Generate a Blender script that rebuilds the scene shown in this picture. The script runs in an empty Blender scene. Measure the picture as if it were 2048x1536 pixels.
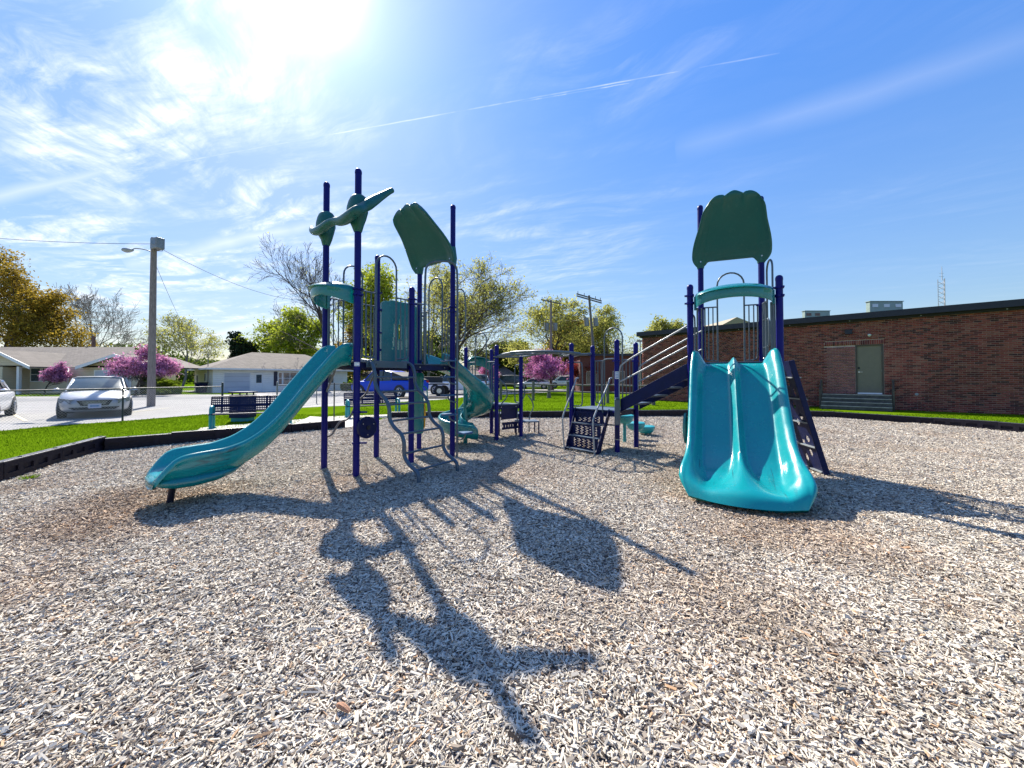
import bpy, bmesh, math, random
import numpy as np
from mathutils import Vector, Matrix, Euler
R = math.radians
random.seed(7); rng = np.random.default_rng(7)
S = bpy.context.scene
COL = S.collection

# ------------------------------------------------------------ camera
FPX, CYP, PIT, CAMZ = 770.0, 742.2, R(1.1), 1.4
cam = bpy.data.cameras.new('camera'); camo = bpy.data.objects.new('camera', cam); COL.objects.link(camo)
cam.sensor_width = 36; cam.lens = 36 * FPX / 2048; cam.shift_y = (CYP - 768) / 2048
cam.clip_start = .05; cam.clip_end = 3000
camo.location = (0, 0, CAMZ); camo.rotation_euler = (R(90) + PIT, 0, 0)
S.camera = camo
# ------------------------------------------------------------ light
AZ, EL = R(-29.7), R(43.4)
SUND = Vector((math.sin(AZ) * math.cos(EL), math.cos(AZ) * math.cos(EL), math.sin(EL)))
sun = bpy.data.lights.new('sun', 'SUN'); sun.energy = 4.5; sun.angle = R(.55); sun.color = (1, .945, .85)
suno = bpy.data.objects.new('sun', sun); COL.objects.link(suno)
suno.rotation_euler = SUND.to_track_quat('Z', 'Y').to_euler()
S.view_settings.view_transform = 'Standard'; S.view_settings.look = 'None'
S.view_settings.gamma = 1; S.view_settings.use_curve_mapping = False
S.view_settings.exposure = 1.28

def raydir(u, v):
    xc = (u - 1024) / FPX; yc = -(v - CYP) / FPX
    return Vector((xc, math.cos(PIT) - yc * math.sin(PIT), math.sin(PIT) + yc * math.cos(PIT)))
def at(u, v, Y):
    d = raydir(u, v); return Vector((0, 0, CAMZ)) + d * (Y / d.y)
def gr(u, v, z=0.0):
    d = raydir(u, v); return Vector((0, 0, CAMZ)) + d * ((z - CAMZ) / d.z)

# ------------------------------------------------------------ node helper
class NT:
    def __init__(s, nt): s.nt = nt; s.n = nt.nodes; s.l = nt.links
    def add(s, t, **k):
        n = s.n.new(t)
        for a, b in k.items():
            if a.startswith('i_'):
                key = a[2:]; key = int(key) if key.isdigit() else key.replace('_', ' ')
                n.inputs[key].default_value = b
            else: setattr(n, a, b)
        return n
    def link(s, a, b): s.l.new(a, b)
    def math(s, op, a, b=None, clamp=False):
        n = s.n.new('ShaderNodeMath'); n.operation = op; n.use_clamp = clamp
        for i, x in enumerate((a, b)):
            if x is None: continue
            if isinstance(x, (int, float)): n.inputs[i].default_value = x
            else: s.l.new(x, n.inputs[i])
        return n.outputs[0]
    def vmath(s, op, a, b=None):
        n = s.n.new('ShaderNodeVectorMath'); n.operation = op
        for i, x in enumerate((a, b)):
            if x is None: continue
            if isinstance(x, (tuple, list, Vector)): n.inputs[i].default_value = tuple(x)
            else: s.l.new(x, n.inputs[i])
        return n.outputs['Value'] if op in ('DOT_PRODUCT', 'LENGTH') else n.outputs[0]
    def ramp(s, fac, stops, interp='LINEAR'):
        n = s.n.new('ShaderNodeValToRGB'); n.color_ramp.interpolation = interp
        e = n.color_ramp.elements
        while len(e) < len(stops): e.new(.5)
        for q, (p, c) in zip(e, stops):
            q.position = p; q.color = (c, c, c, 1) if isinstance(c, (int, float)) else (*c, 1)
        s.l.new(fac, n.inputs[0]); return n.outputs[0]
    def mix(s, fac, a, b, mode='MIX'):
        n = s.n.new('ShaderNodeMix'); n.data_type = 'RGBA'; n.blend_type = mode
        for i, x in ((0, fac), (6, a), (7, b)):
            if isinstance(x, (int, float)): n.inputs[i].default_value = x
            elif isinstance(x, tuple): n.inputs[i].default_value = (*x, 1) if len(x) == 3 else x
            else: s.l.new(x, n.inputs[i])
        return n.outputs[2]
    def noise(s, vec, scale, detail=4, rough=.5, dist=0, col=False):
        n = s.n.new('ShaderNodeTexNoise'); n.inputs['Scale'].default_value = scale
        n.inputs['Detail'].default_value = detail; n.inputs['Roughness'].default_value = rough
        n.inputs['Distortion'].default_value = dist
        if vec is not None: s.l.new(vec, n.inputs['Vector'])
        return n.outputs['Color' if col else 'Fac']
    def mapping(s, vec, loc=(0, 0, 0), rot=(0, 0, 0), sc=(1, 1, 1)):
        n = s.n.new('ShaderNodeMapping'); n.inputs[1].default_value = loc
        n.inputs[2].default_value = rot; n.inputs[3].default_value = sc
        s.l.new(vec, n.inputs[0]); return n.outputs[0]

# ------------------------------------------------------------ world
w = bpy.data.worlds.new('World'); S.world = w; w.use_nodes = True
T = NT(w.node_tree); T.n.clear()
sky = T.add('ShaderNodeTexSky', sky_type='NISHITA', sun_disc=False, sun_elevation=EL, sun_rotation=AZ,
            air_density=1.0, dust_density=.5, ozone_density=2.2, altitude=100)
gen = T.add('ShaderNodeTexCoord').outputs['Generated']
d = T.vmath('NORMALIZE', gen)
sep = T.add('ShaderNodeSeparateXYZ'); T.link(d, sep.inputs[0])
hs = T.add('ShaderNodeHueSaturation', i_Saturation=1.12, i_Value=1.0); T.link(sky.outputs[0], hs.inputs['Color'])
tint = T.ramp(sep.outputs[2], [(0.0, (.93, .86, .82)), (.22, (.76, .78, .82)), (.6, (.38, .58, .80)), (1.0, (.40, .57, .82))])
base = T.mix(1.0, hs.outputs[0], tint, 'MULTIPLY')
lum_ = T.math('MAXIMUM', T.vmath('DOT_PRODUCT', base, (.25, .6, .15)), .05)
bsc = T.n.new('ShaderNodeVectorMath'); bsc.operation = 'SCALE'; T.link(base, bsc.inputs[0])
T.link(T.math('POWER', T.math('DIVIDE', lum_, 1.75), -.52), bsc.inputs['Scale']); base = bsc.outputs[0]
# thin cirrus on a high flat layer
zc = T.math('MAXIMUM', sep.outputs[2], .04)
comb = T.add('ShaderNodeCombineXYZ')
T.link(T.math('DIVIDE', sep.outputs[0], zc), comb.inputs[0]); T.link(T.math('DIVIDE', sep.outputs[1], zc), comb.inputs[1])
pl = comb.outputs[0]
warp = T.vmath('ADD', pl, T.vmath('SCALE', T.noise(pl, .55, 3, .5, 0, True), None))
warp.node.inputs[1].default_value = (0, 0, 0)
wn = T.n.new('ShaderNodeVectorMath'); wn.operation = 'MULTIPLY'; wn.inputs[1].default_value = (1.1, 1.1, 0)
T.link(T.noise(pl, .6, 3, .5, 0, True), wn.inputs[0])
pw = T.vmath('ADD', pl, wn.outputs[0])
streak = T.noise(T.mapping(T.mapping(pw, rot=(0, 0, R(24))), (3.1, 1.7, 0), sc=(.62, 2.3, 1)), 1.5, 12, .66)
broad = T.noise(T.mapping(T.mapping(pl, rot=(0, 0, R(20))), (7.3, 2.2, 0), sc=(.7, 1.4, 1)), .8, 5, .55)
fine = T.noise(T.mapping(T.mapping(pw, rot=(0, 0, R(62))), (1, 5, 0), sc=(1.0, 3.2, 1)), 3.2, 12, .66)
side = T.math('MULTIPLY_ADD', T.vmath('DOT_PRODUCT', d, Vector((-.80, .42, .42))), 1.15); side.node.inputs[2].default_value = -.18
side = T.math('MINIMUM', T.math('MAXIMUM', side, .05), 1.0)
c1 = T.ramp(streak, [(.43, 0.0), (.66, 1.0)])
c2 = T.ramp(broad, [(.40, 0.06), (.62, 1.0)])
c3 = T.ramp(fine, [(.38, .30), (.64, 1.0)])
cl = T.math('MULTIPLY', T.math('MULTIPLY', T.math('MULTIPLY', c1, c2), c3), T.math('MULTIPLY', side, 1.75), True)
def plane_n(a, b):
    n = raydir(*a).normalized().cross(raydir(*b).normalized()); return n.normalized()
def trail(a, b, width, strength, nscale, thr=.35):
    n = plane_n(a, b); m = (raydir(*a).normalized() + raydir(*b).normalized()).normalized()
    half = raydir(*a).normalized().dot(m)
    dd = T.math('ABSOLUTE', T.math('ADD', T.vmath('DOT_PRODUCT', d, n),
        T.math('MULTIPLY', T.math('SUBTRACT', T.noise(d, nscale * 1.5, 2), .5), width * .8)))
    f = T.math('SUBTRACT', 1.0, T.math('DIVIDE', dd, width), True)
    f = T.math('POWER', f, 1.2)
    al = T.math('DIVIDE', T.math('SUBTRACT', T.vmath('DOT_PRODUCT', d, m), half), 1 - half, True)
    al = T.math('POWER', al, .3)
    nn = T.ramp(T.noise(d, nscale, 4), [(thr, .1), (thr + .25, 1.0)])
    return T.math('MULTIPLY', T.math('MULTIPLY', T.math('MULTIPLY', f, al), nn), strength)
tr = trail((100, 371), (1560, 106), .0020, .60, 11, .42)
for q in (trail((1040, 204), (1260, 166), .0017, .95, 22, .45), trail((250, 532), (700, 430), .020, .55, 6, .25),
          trail((1350, 300), (2120, 62), .035, .13, 3, .2), trail((360, 690), (640, 612), .012, .45, 6, .2),
          trail((-100, 420), (260, 330), .014, .4, 6, .2)):
    tr = T.math('MAXIMUM', tr, q)
cl = T.math('MAXIMUM', cl, T.math('MINIMUM', tr, 1.0))
ca = T.math('POWER', T.math('MAXIMUM', T.vmath('DOT_PRODUCT', d, SUND), 0.0), 1.0)
# veil of thin high cloud is brighter towards the sun
au1 = T.math('POWER', ca, 11.0); au2 = T.math('POWER', ca, 70.0); au3 = T.math('POWER', ca, 500.0)
lum = T.math('ADD', T.math('MULTIPLY', au1, .45), T.math('ADD', T.math('MULTIPLY', au2, 1.5), T.math('MULTIPLY', au3, 14.0)))
glow = T.n.new('ShaderNodeVectorMath'); glow.operation = 'SCALE'; glow.inputs[0].default_value = (1.0, .97, .93)
T.link(lum, glow.inputs['Scale'])
ccol = T.n.new('ShaderNodeVectorMath'); ccol.operation = 'SCALE'; ccol.inputs[0].default_value = (1.0, 1.02, 1.06)
T.link(T.math('ADD', 5.0, T.math('MULTIPLY', au1, 1.0)), ccol.inputs['Scale'])
cm = T.mix(T.math('MULTIPLY', cl, .85), base, ccol.outputs[0])
tot = T.vmath('ADD', cm, glow.outputs[0])
bg = T.add('ShaderNodeBackground', i_Strength=.106); T.link(tot, bg.inputs[0])
out = T.add('ShaderNodeOutputWorld'); T.link(bg.outputs[0], out.inputs[0])

# ------------------------------------------------------------ materials
def newmat(name):
    m = bpy.data.materials.new(name); m.use_nodes = True; t = NT(m.node_tree); t.n.clear()
    o = t.add('ShaderNodeOutputMaterial'); p = t.add('ShaderNodeBsdfPrincipled'); t.link(p.outputs[0], o.inputs[0])
    return m, t, p
def mat(name, col, rough=.5, metal=0, var=.15, scale=6, bump=0, bscale=60, coat=0, spec=.5):
    m, t, p = newmat(name)
    pos = t.add('ShaderNodeTexCoord').outputs['Object']
    n = t.noise(pos, scale, 5, .6)
    lo = tuple(c * (1 - var) for c in col); hi = tuple(min(1, c * (1 + var)) for c in col)
    t.link(t.ramp(n, [(.3, lo), (.7, hi)]), p.inputs['Base Color'])
    p.inputs['Metallic'].default_value = metal; p.inputs['Specular IOR Level'].default_value = spec
    n2 = t.noise(pos, scale * 3.3, 4, .6)
    r = t.ramp(n2, [(.3, max(0, rough - .08)), (.7, min(1, rough + .1))]); t.link(r, p.inputs['Roughness'])
    if coat: p.inputs['Coat Weight'].default_value = coat; p.inputs['Coat Roughness'].default_value = .08
    if bump:
        b = t.add('ShaderNodeBump', i_Strength=bump, i_Distance=.01); t.link(t.noise(pos, bscale, 4), b.inputs['Height'])
        t.link(b.outputs[0], p.inputs['Normal'])
    return m
M = {}
M['post'] = mat('navy_powder_coat', (.002, .003, .135), .42, var=.08, spec=.22)
M['navy'] = mat('navy_plastic_coat', (.003, .008, .055), .5, var=.2, bump=.15, bscale=150, spec=.25)
M['deck'] = mat('dark_deck_coat', (.035, .07, .12), .55, var=.2)
M['grey'] = mat('grey_powder_coat', (.075, .10, .12), .35, var=.12, coat=.2)
M['lgrey'] = mat('light_grey_coat', (.25, .28, .30), .38, var=.15, coat=.2)
M['bluegrey'] = mat('blue_grey_coat', (.045, .080, .115), .38, var=.12, coat=.3)
M['disc'] = mat('blue_disc_coat', (.02, .09, .20), .4, var=.15)
M['teal_tube'] = mat('teal_powder_coat', (.015, .27, .30), .4, var=.12)
M['bolt'] = mat('bolt_steel', (.5, .5, .5), .3, 1)
M['black'] = mat('black_rubber', (.015, .015, .018), .6, var=.3)
M['yellow'] = mat('yellow_plastic', (.7, .36, .02), .4)
def plastic(name, col, scr=False, coat=.35, ro=.2):
    m, t, p = newmat(name)
    pos = t.add('ShaderNodeTexCoord').outputs['Object']
    n = t.noise(pos, 3, 4, .6)
    c = t.ramp(n, [(.3, tuple(x * .95 for x in col)), (.7, tuple(min(1, x * 1.05) for x in col))])
    # faded, dusty film
    dirt = t.ramp(t.noise(pos, 14, 7, .7), [(.55, 0.0), (.85, .22)])
    c = t.mix(t.math('MULTIPLY', dirt, .55), c, (.25, .36, .34))
    if scr:
        uv = t.add('ShaderNodeUVMap').outputs[0]
        sc = t.noise(t.mapping(uv, (0, 0, 0), (0, 0, R(5)), (16, 1.6, 1)), 1.5, 6, .6, .5)
        sm = t.ramp(sc, [(.60, 0.0), (.67, .8)])
        su = t.add('ShaderNodeSeparateXYZ'); t.link(uv, su.inputs[0])
        zone = t.ramp(su.outputs[1], [(.50, 0.0), (.68, 1.0), (.9, .7), (.97, 0.0)])
        c = t.mix(t.math('MULTIPLY', sm, zone), c, (.01, .05, .07))
    t.link(c, p.inputs['Base Color'])
    t.link(t.ramp(t.noise(pos, 9, 6, .65), [(.3, ro), (.7, ro + .10)]), p.inputs['Roughness'])
    p.inputs['Coat Weight'].default_value = coat; p.inputs['Coat Roughness'].default_value = .07
    p.inputs['Subsurface Weight'].default_value = .12; p.inputs['Subsurface Radius'].default_value = (.01, .05, .05)
    p.inputs['Subsurface Scale'].default_value = .3
    b = t.add('ShaderNodeBump', i_Strength=.08, i_Distance=.01); t.link(t.noise(pos, 220, 3), b.inputs['Height']); t.link(b.outputs[0], p.inputs['Normal'])
    return m
M['teal'] = plastic('teal_moulded_plastic', (.002, .175, .185))
M['tealslide'] = plastic('teal_slide_plastic', (.002, .25, .265), True)
M['green'] = plastic('green_moulded_plastic', (.001, .096, .092), False, .05, .42)

def wood_mat(name, c1, c2, scale=8):
    m, t, p = newmat(name); pos = t.add('ShaderNodeTexCoord').outputs['Object']
    n = t.noise(t.mapping(pos, sc=(1, 1, .12)), scale * 4, 6, .7)
    t.link(t.ramp(n, [(.3, c1), (.7, c2)]), p.inputs['Base Color']); p.inputs['Roughness'].default_value = .85
    b = t.add('ShaderNodeBump', i_Strength=.4, i_Distance=.01); t.link(n, b.inputs['Height']); t.link(b.outputs[0], p.inputs['Normal'])
    return m
M['pole'] = wood_mat('weathered_pole_wood', (.15, .12, .105), (.31, .26, .235))
M['rail'] = wood_mat('grey_rail_wood', (.07, .065, .06), (.20, .18, .15))
M['bark'] = wood_mat('tree_bark', (.035, .026, .02), (.10, .08, .065), 2)
M['barkpale'] = wood_mat('pale_tree_bark', (.10, .085, .075), (.24, .21, .19), 2)

# ------------------------------------------------------------ object helpers
ORG = {}
def org(o):
    while o is not None:
        if o.name in ORG: return ORG[o.name]
        o = o.parent
    return Vector((0, 0, 0))
def tag(o, label=None, cat=None, group=None, kind=None):
    if label: o['label'] = label
    if cat: o['category'] = cat
    if group: o['group'] = group
    if kind: o['kind'] = kind
    return o
def thing(name, loc, label, cat, group=None, rz=0, world=True):
    """Empty at the base of a thing; with world=True its parts are given in world coordinates."""
    o = bpy.data.objects.new(name, None); COL.objects.link(o)
    o.location = loc; o.rotation_euler = (0, 0, rz); o.empty_display_size = .3
    if world: ORG[o.name] = Vector(loc)
    tag(o, label, cat, group); return o
def copy_tree(o, parent=None, **k):
    c = o.copy(); COL.objects.link(c)
    if parent is not None: c.parent = parent
    for ch in list(o.children): copy_tree(ch, c)
    for a, b in k.items(): setattr(c, a, b)
    return c
def meshobj(name, me, m, parent=None, smooth=False):
    if m is not None: me.materials.append(m)
    if smooth:
        me.polygons.foreach_set('use_smooth', [True] * len(me.polygons))
    o = bpy.data.objects.new(name, me); COL.objects.link(o)
    if parent is not None: o.parent = parent
    return o
class MB:
    def __init__(s): s.v = []; s.f = []; s.uv = None
    def add(s, vs, fs):
        k = len(s.v); s.v.extend([tuple(x) for x in vs]); s.f.extend([tuple(i + k for i in f) for f in fs]); return s
    def box(s, c, size, rz=0, mtx=None):
        x, y, z = (a / 2 for a in size)
        vs = [Vector((i * x, j * y, k * z)) for k in (-1, 1) for j in (-1, 1) for i in (-1, 1)]
        if mtx is None: mtx = Matrix.Rotation(rz, 3, 'Z')
        vs = [mtx @ q + Vector(c) for q in vs]
        return s.add(vs, [(0, 2, 3, 1), (4, 5, 7, 6), (0, 1, 5, 4), (2, 6, 7, 3), (0, 4, 6, 2), (1, 3, 7, 5)])
    def beam(s, a, b, wid, hei, up=(0, 0, 1)):
        a = Vector(a); b = Vector(b); d = (b - a); L = d.length; d.normalize()
        sd = d.cross(Vector(up)).normalized(); u2 = sd.cross(d)
        m = Matrix((d, sd, u2)).transposed()
        return s.box((a + b) / 2, (L, wid, hei), mtx=m)
    def tube(s, pts, r, n=8, closed=False, caps=True):
        pts = [Vector(p) for p in pts]; N = len(pts)
        rs = r if isinstance(r, (list, tuple)) else [r] * N
        rings = []; prev = None
        for i, p in enumerate(pts):
            if closed: t = (pts[(i + 1) % N] - pts[i - 1])
            elif i == 0: t = pts[1] - p
            elif i == N - 1: t = p - pts[i - 1]
            else: t = (pts[i + 1] - p).normalized() + (p - pts[i - 1]).normalized()
            if t.length < 1e-9: t = Vector((0, 0, 1))
            t.normalize()
            if prev is None:
                a = Vector((0, 0, 1)) if abs(t.z) < .9 else Vector((1, 0, 0))
                e1 = t.cross(a).normalized()
            else:
                e1 = (prev - t * prev.dot(t)); e1 = e1.normalized() if e1.length > 1e-6 else t.orthogonal().normalized()
            prev = e1; e2 = t.cross(e1)
            rings.append([p + (e1 * math.cos(2 * math.pi * k / n) + e2 * math.sin(2 * math.pi * k / n)) * rs[i] for k in range(n)])
        return s.loft(rings, closed, caps)
    def loft(s, rings, closed=False, caps=True, ringclosed=True):
        k = len(s.v); n = len(rings[0]); N = len(rings)
        for r in rings: s.v.extend([tuple(x) for x in r])
        for i in range(N if closed else N - 1):
            j = (i + 1) % N
            for q in range(n if ringclosed else n - 1):
                q2 = (q + 1) % n
                s.f.append((k + i * n + q, k + i * n + q2, k + j * n + q2, k + j * n + q))
        if caps and not closed:
            s.f.append(tuple(k + q for q in range(n))[::-1]); s.f.append(tuple(k + (N - 1) * n + q for q in range(n)))
        return s
    def disc(s, c, nrm, r, h, n=16):
        c = Vector(c); nrm = Vector(nrm).normalized(); return s.tube([c - nrm * h / 2, c + nrm * h / 2], r, n)
    def dome(s, c, r, zs=1.0, n=12, m=4):
        rings = [[Vector(c) + Vector((math.cos(a) * r * math.cos(t), math.sin(a) * r * math.cos(t), r * zs * math.sin(t)))
                  for a in (2 * math.pi * k / n for k in range(n))] for t in (math.pi / 2 * i / m * .98 for i in range(m + 1))]
        return s.loft(rings, False, True)
    def prism(s, poly, z0, z1):
        n = len(poly); vs = [(p[0], p[1], z0) for p in poly] + [(p[0], p[1], z1) for p in poly]
        return s.add(vs, [tuple(range(n))[::-1], tuple(range(n, 2 * n))] + [(i, (i + 1) % n, n + (i + 1) % n, n + i) for i in range(n)])
    def quad(s, a, b, c, d): return s.add([a, b, c, d], [(0, 1, 2, 3)])
    def build(s, name, m, parent=None, smooth=False, bevel=0, subd=0, kind=None, angle=None):
        me = bpy.data.meshes.new(name); og = org(parent) if parent is not None else Vector((0, 0, 0))
        me.from_pydata([(x - og.x, y - og.y, z - og.z) for x, y, z in s.v], [], s.f)
        bm = bmesh.new(); bm.from_mesh(me); bmesh.ops.recalc_face_normals(bm, faces=bm.faces); bm.to_mesh(bm and me); bm.free()
        if s.uv:
            ul = me.uv_layers.new(name='UVMap'); li = np.zeros(len(me.loops), int); me.loops.foreach_get('vertex_index', li)
            ul.data.foreach_set('uv', np.array(s.uv)[li].ravel())
        me.update()
        o = meshobj(name, me, m, parent, smooth)
        if smooth and angle is None: angle = 40
        if smooth and angle < 170:
            try: me.set_sharp_from_angle(angle=R(angle))
            except Exception: pass
        if bevel:
            b = o.modifiers.new('bevel', 'BEVEL'); b.width = bevel; b.segments = 2; b.limit_method = 'ANGLE'
        if subd:
            q = o.modifiers.new('subd', 'SUBSURF'); q.levels = subd; q.render_levels = subd
        if kind: o['kind'] = kind
        return o
def smoothpts(pts, k=2):
    pts = [Vector(p) for p in pts]
    for _ in range(k):
        o = [pts[0]]
        for a, b in zip(pts, pts[1:]): o += [a * .75 + b * .25, a * .25 + b * .75]
        o.append(pts[-1]); pts = o
    return pts
def crom(pts, k=6):
    pts = [Vector(p) for p in pts]; P = [pts[0] * 2 - pts[1]] + pts + [pts[-1] * 2 - pts[-2]]; o = []
    for i in range(1, len(P) - 2):
        for j in range(k):
            t = j / k; a, b, c, d = P[i - 1], P[i], P[i + 1], P[i + 2]
            o.append(.5 * ((2 * b) + (c - a) * t + (2 * a - 5 * b + 4 * c - d) * t * t + (-a + 3 * b - 3 * c + d) * t ** 3))
    return o + [pts[-1]]
def holey(mb, o, au, av, an, U, V, nu, nv, keep, th):
    """plate spanned by au,av (unit) of size U x V with cells left out where keep() is False"""
    o = Vector(o); au = Vector(au).normalized(); av = Vector(av).normalized(); an = Vector(an).normalized()
    K = [[bool(keep((i + .5) / nu, (j + .5) / nv)) for j in range(nv)] for i in range(nu)]
    P = lambda i, j, k: tuple(o + au * (U * i / nu) + av * (V * j / nv) + an * (th * (k - .5)))
    idx = {}
    def g(i, j, k):
        if (i, j, k) not in idx: idx[(i, j, k)] = len(mb.v); mb.v.append(P(i, j, k))
        return idx[(i, j, k)]
    kk = lambda i, j: 0 <= i < nu and 0 <= j < nv and K[i][j]
    for i in range(nu):
        for j in range(nv):
            if not K[i][j]: continue
            mb.f.append((g(i, j, 1), g(i + 1, j, 1), g(i + 1, j + 1, 1), g(i, j + 1, 1)))
            mb.f.append((g(i, j, 0), g(i, j + 1, 0), g(i + 1, j + 1, 0), g(i + 1, j, 0)))
            for di, dj, a, b in ((-1, 0, (i, j), (i, j + 1)), (1, 0, (i + 1, j + 1), (i + 1, j)), (0, -1, (i + 1, j), (i, j)), (0, 1, (i, j + 1), (i + 1, j + 1))):
                if not kk(i + di, j + dj): mb.f.append((g(*a, 0), g(*a, 1), g(*b, 1), g(*b, 0)))
    return mb
def npmesh(name, verts, faces4=None, faces3=None):
    me = bpy.data.meshes.new(name); fs = []
    nq = 0 if faces4 is None else len(faces4); nt = 0 if faces3 is None else len(faces3)
    me.vertices.add(len(verts)); me.vertices.foreach_set('co', np.asarray(verts, np.float32).ravel())
    loops = np.concatenate([np.asarray(faces4, np.int32).ravel() if nq else np.zeros(0, np.int32), np.asarray(faces3, np.int32).ravel() if nt else np.zeros(0, np.int32)])
    me.loops.add(len(loops)); me.loops.foreach_set('vertex_index', loops)
    me.polygons.add(nq + nt)
    me.polygons.foreach_set('loop_start', np.concatenate([np.arange(nq) * 4, nq * 4 + np.arange(nt) * 3]).astype(np.int32))
    me.update(calc_edges=True); me.validate(); return me

#GROUND
# ------------------------------------------------------------ ground
BORD_L = [(-5.1, 1.0), (-6.1, 3.2), (-6.85, 5.15), (-7.35, 6.25), (-7.85, 7.4)]
BORD_L2 = [(-7.75, 7.35), (-7.1, 8.05), (-6.35, 8.75), (-5.5, 9.6), (-4.65, 10.7)]
BORD_B = [(-4.25, 13.2), (-3.0, 13.25), (-1.8, 13.3), (-.6, 13.4), (.6, 13.45), (1.8, 13.55), (3.0, 13.65), (4.2, 13.75), (5.4, 13.85), (6.6, 13.9), (7.8, 13.9), (9.0, 13.85), (10.1, 13.7),
          (11.05, 13.2), (11.7, 12.3), (12.3, 11.25), (12.75, 10.1), (13.1, 8.9), (13.2, 7.7), (13.1, 6.5), (12.9, 5.3), (12.6, 4.1), (12.1, 3.0), (11.5, 1.9), (10.9, .8)]
CHIP_POLY = BORD_L + BORD_L2[1:] + [(-4.3, 11.7)] + BORD_B + [(9.5, -3), (-4, -3)]
def inpoly(px, py, poly):
    px = np.asarray(px); py = np.asarray(py); c = np.zeros(px.shape, bool); n = len(poly); j = n - 1
    for i in range(n):
        xi, yi = poly[i]; xj, yj = poly[j]
        k = ((yi > py) != (yj > py)) & (px < (xj - xi) * (py - yi) / ((yj - yi) or 1e-9) + xi)
        c ^= k; j = i
    return c
def grass_mat(name, c=(.055, .12, .012), c2=(.10, .19, .02)):
    m, t, p = newmat(name); pos = t.add('ShaderNodeNewGeometry').outputs['Position']
    a = t.noise(pos, .55, 5, .6); b = t.noise(pos, 14, 6, .7)
    f = t.math('ADD', t.math('MULTIPLY', a, .55), t.math('MULTIPLY', b, .45))
    g_ = t.ramp(f, [(.35, c), (.55, tuple((x + y) / 2 for x, y in zip(c, c2))), (.7, c2)]); g_ = t.mix(t.ramp(t.noise(pos, 1.1, 5, .65), [(.58, 0.0), (.78, .5)]), g_, (.22, .20, .05)); t.link(g_, p.inputs['Base Color'])
    p.inputs['Roughness'].default_value = 1; p.inputs['Specular IOR Level'].default_value = .0
    bp = t.add('ShaderNodeBump', i_Strength=.6, i_Distance=.03); t.link(t.noise(pos, 60, 4, .8), bp.inputs['Height']); t.link(bp.outputs[0], p.inputs['Normal'])
    return m
M['grass'] = grass_mat('lawn_grass', (.070, .130, .003), (.125, .205, .006))
def chips_base():
    m, t, p = newmat('wood_chip_bed'); pos = t.add('ShaderNodeNewGeometry').outputs['Position']
    cols = []; hs_ = []
    for k, ang in enumerate((15, 75, 130)):
        mp = t.mapping(pos, (k * 3.1, k * 1.7, 0), (0, 0, R(ang)), (1, 3.6, 1))
        v = t.add('ShaderNodeTexVoronoi', i_Scale=24.0 + 3 * k, i_Randomness=1.0); t.link(mp, v.inputs['Vector'])
        sp = t.add('ShaderNodeSeparateColor'); t.link(v.outputs['Color'], sp.inputs[0]); cols.append(sp.outputs[0]); hs_.append(v.outputs['Distance'])
    pick = t.noise(pos, 9, 2)
    a = t.mix(t.ramp(pick, [(.42, 0.0), (.46, 1.0)]), cols[0], cols[1]); a = t.mix(t.ramp(pick, [(.54, 0.0), (.58, 1.0)]), a, cols[2])
    c = t.ramp(a, [(0, (.05, .04, .032)), (.3, (.19, .155, .13)), (.6, (.34, .29, .25)), (1, (.50, .44, .39))])
    br = t.ramp(t.noise(pos, .8, 5, .6), [(.52, 0.0), (.72, .7)])
    c = t.mix(br, c, t.mix(.5, c, (.18, .105, .055)), 'MIX')
    t.link(c, p.inputs['Base Color']); p.inputs['Roughness'].default_value = .9; p.inputs['Specular IOR Level'].default_value = .15
    b = t.add('ShaderNodeBump', i_Strength=.9, i_Distance=.015); t.link(a, b.inputs['Height']); t.link(b.outputs[0], p.inputs['Normal'])
    return m
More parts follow.
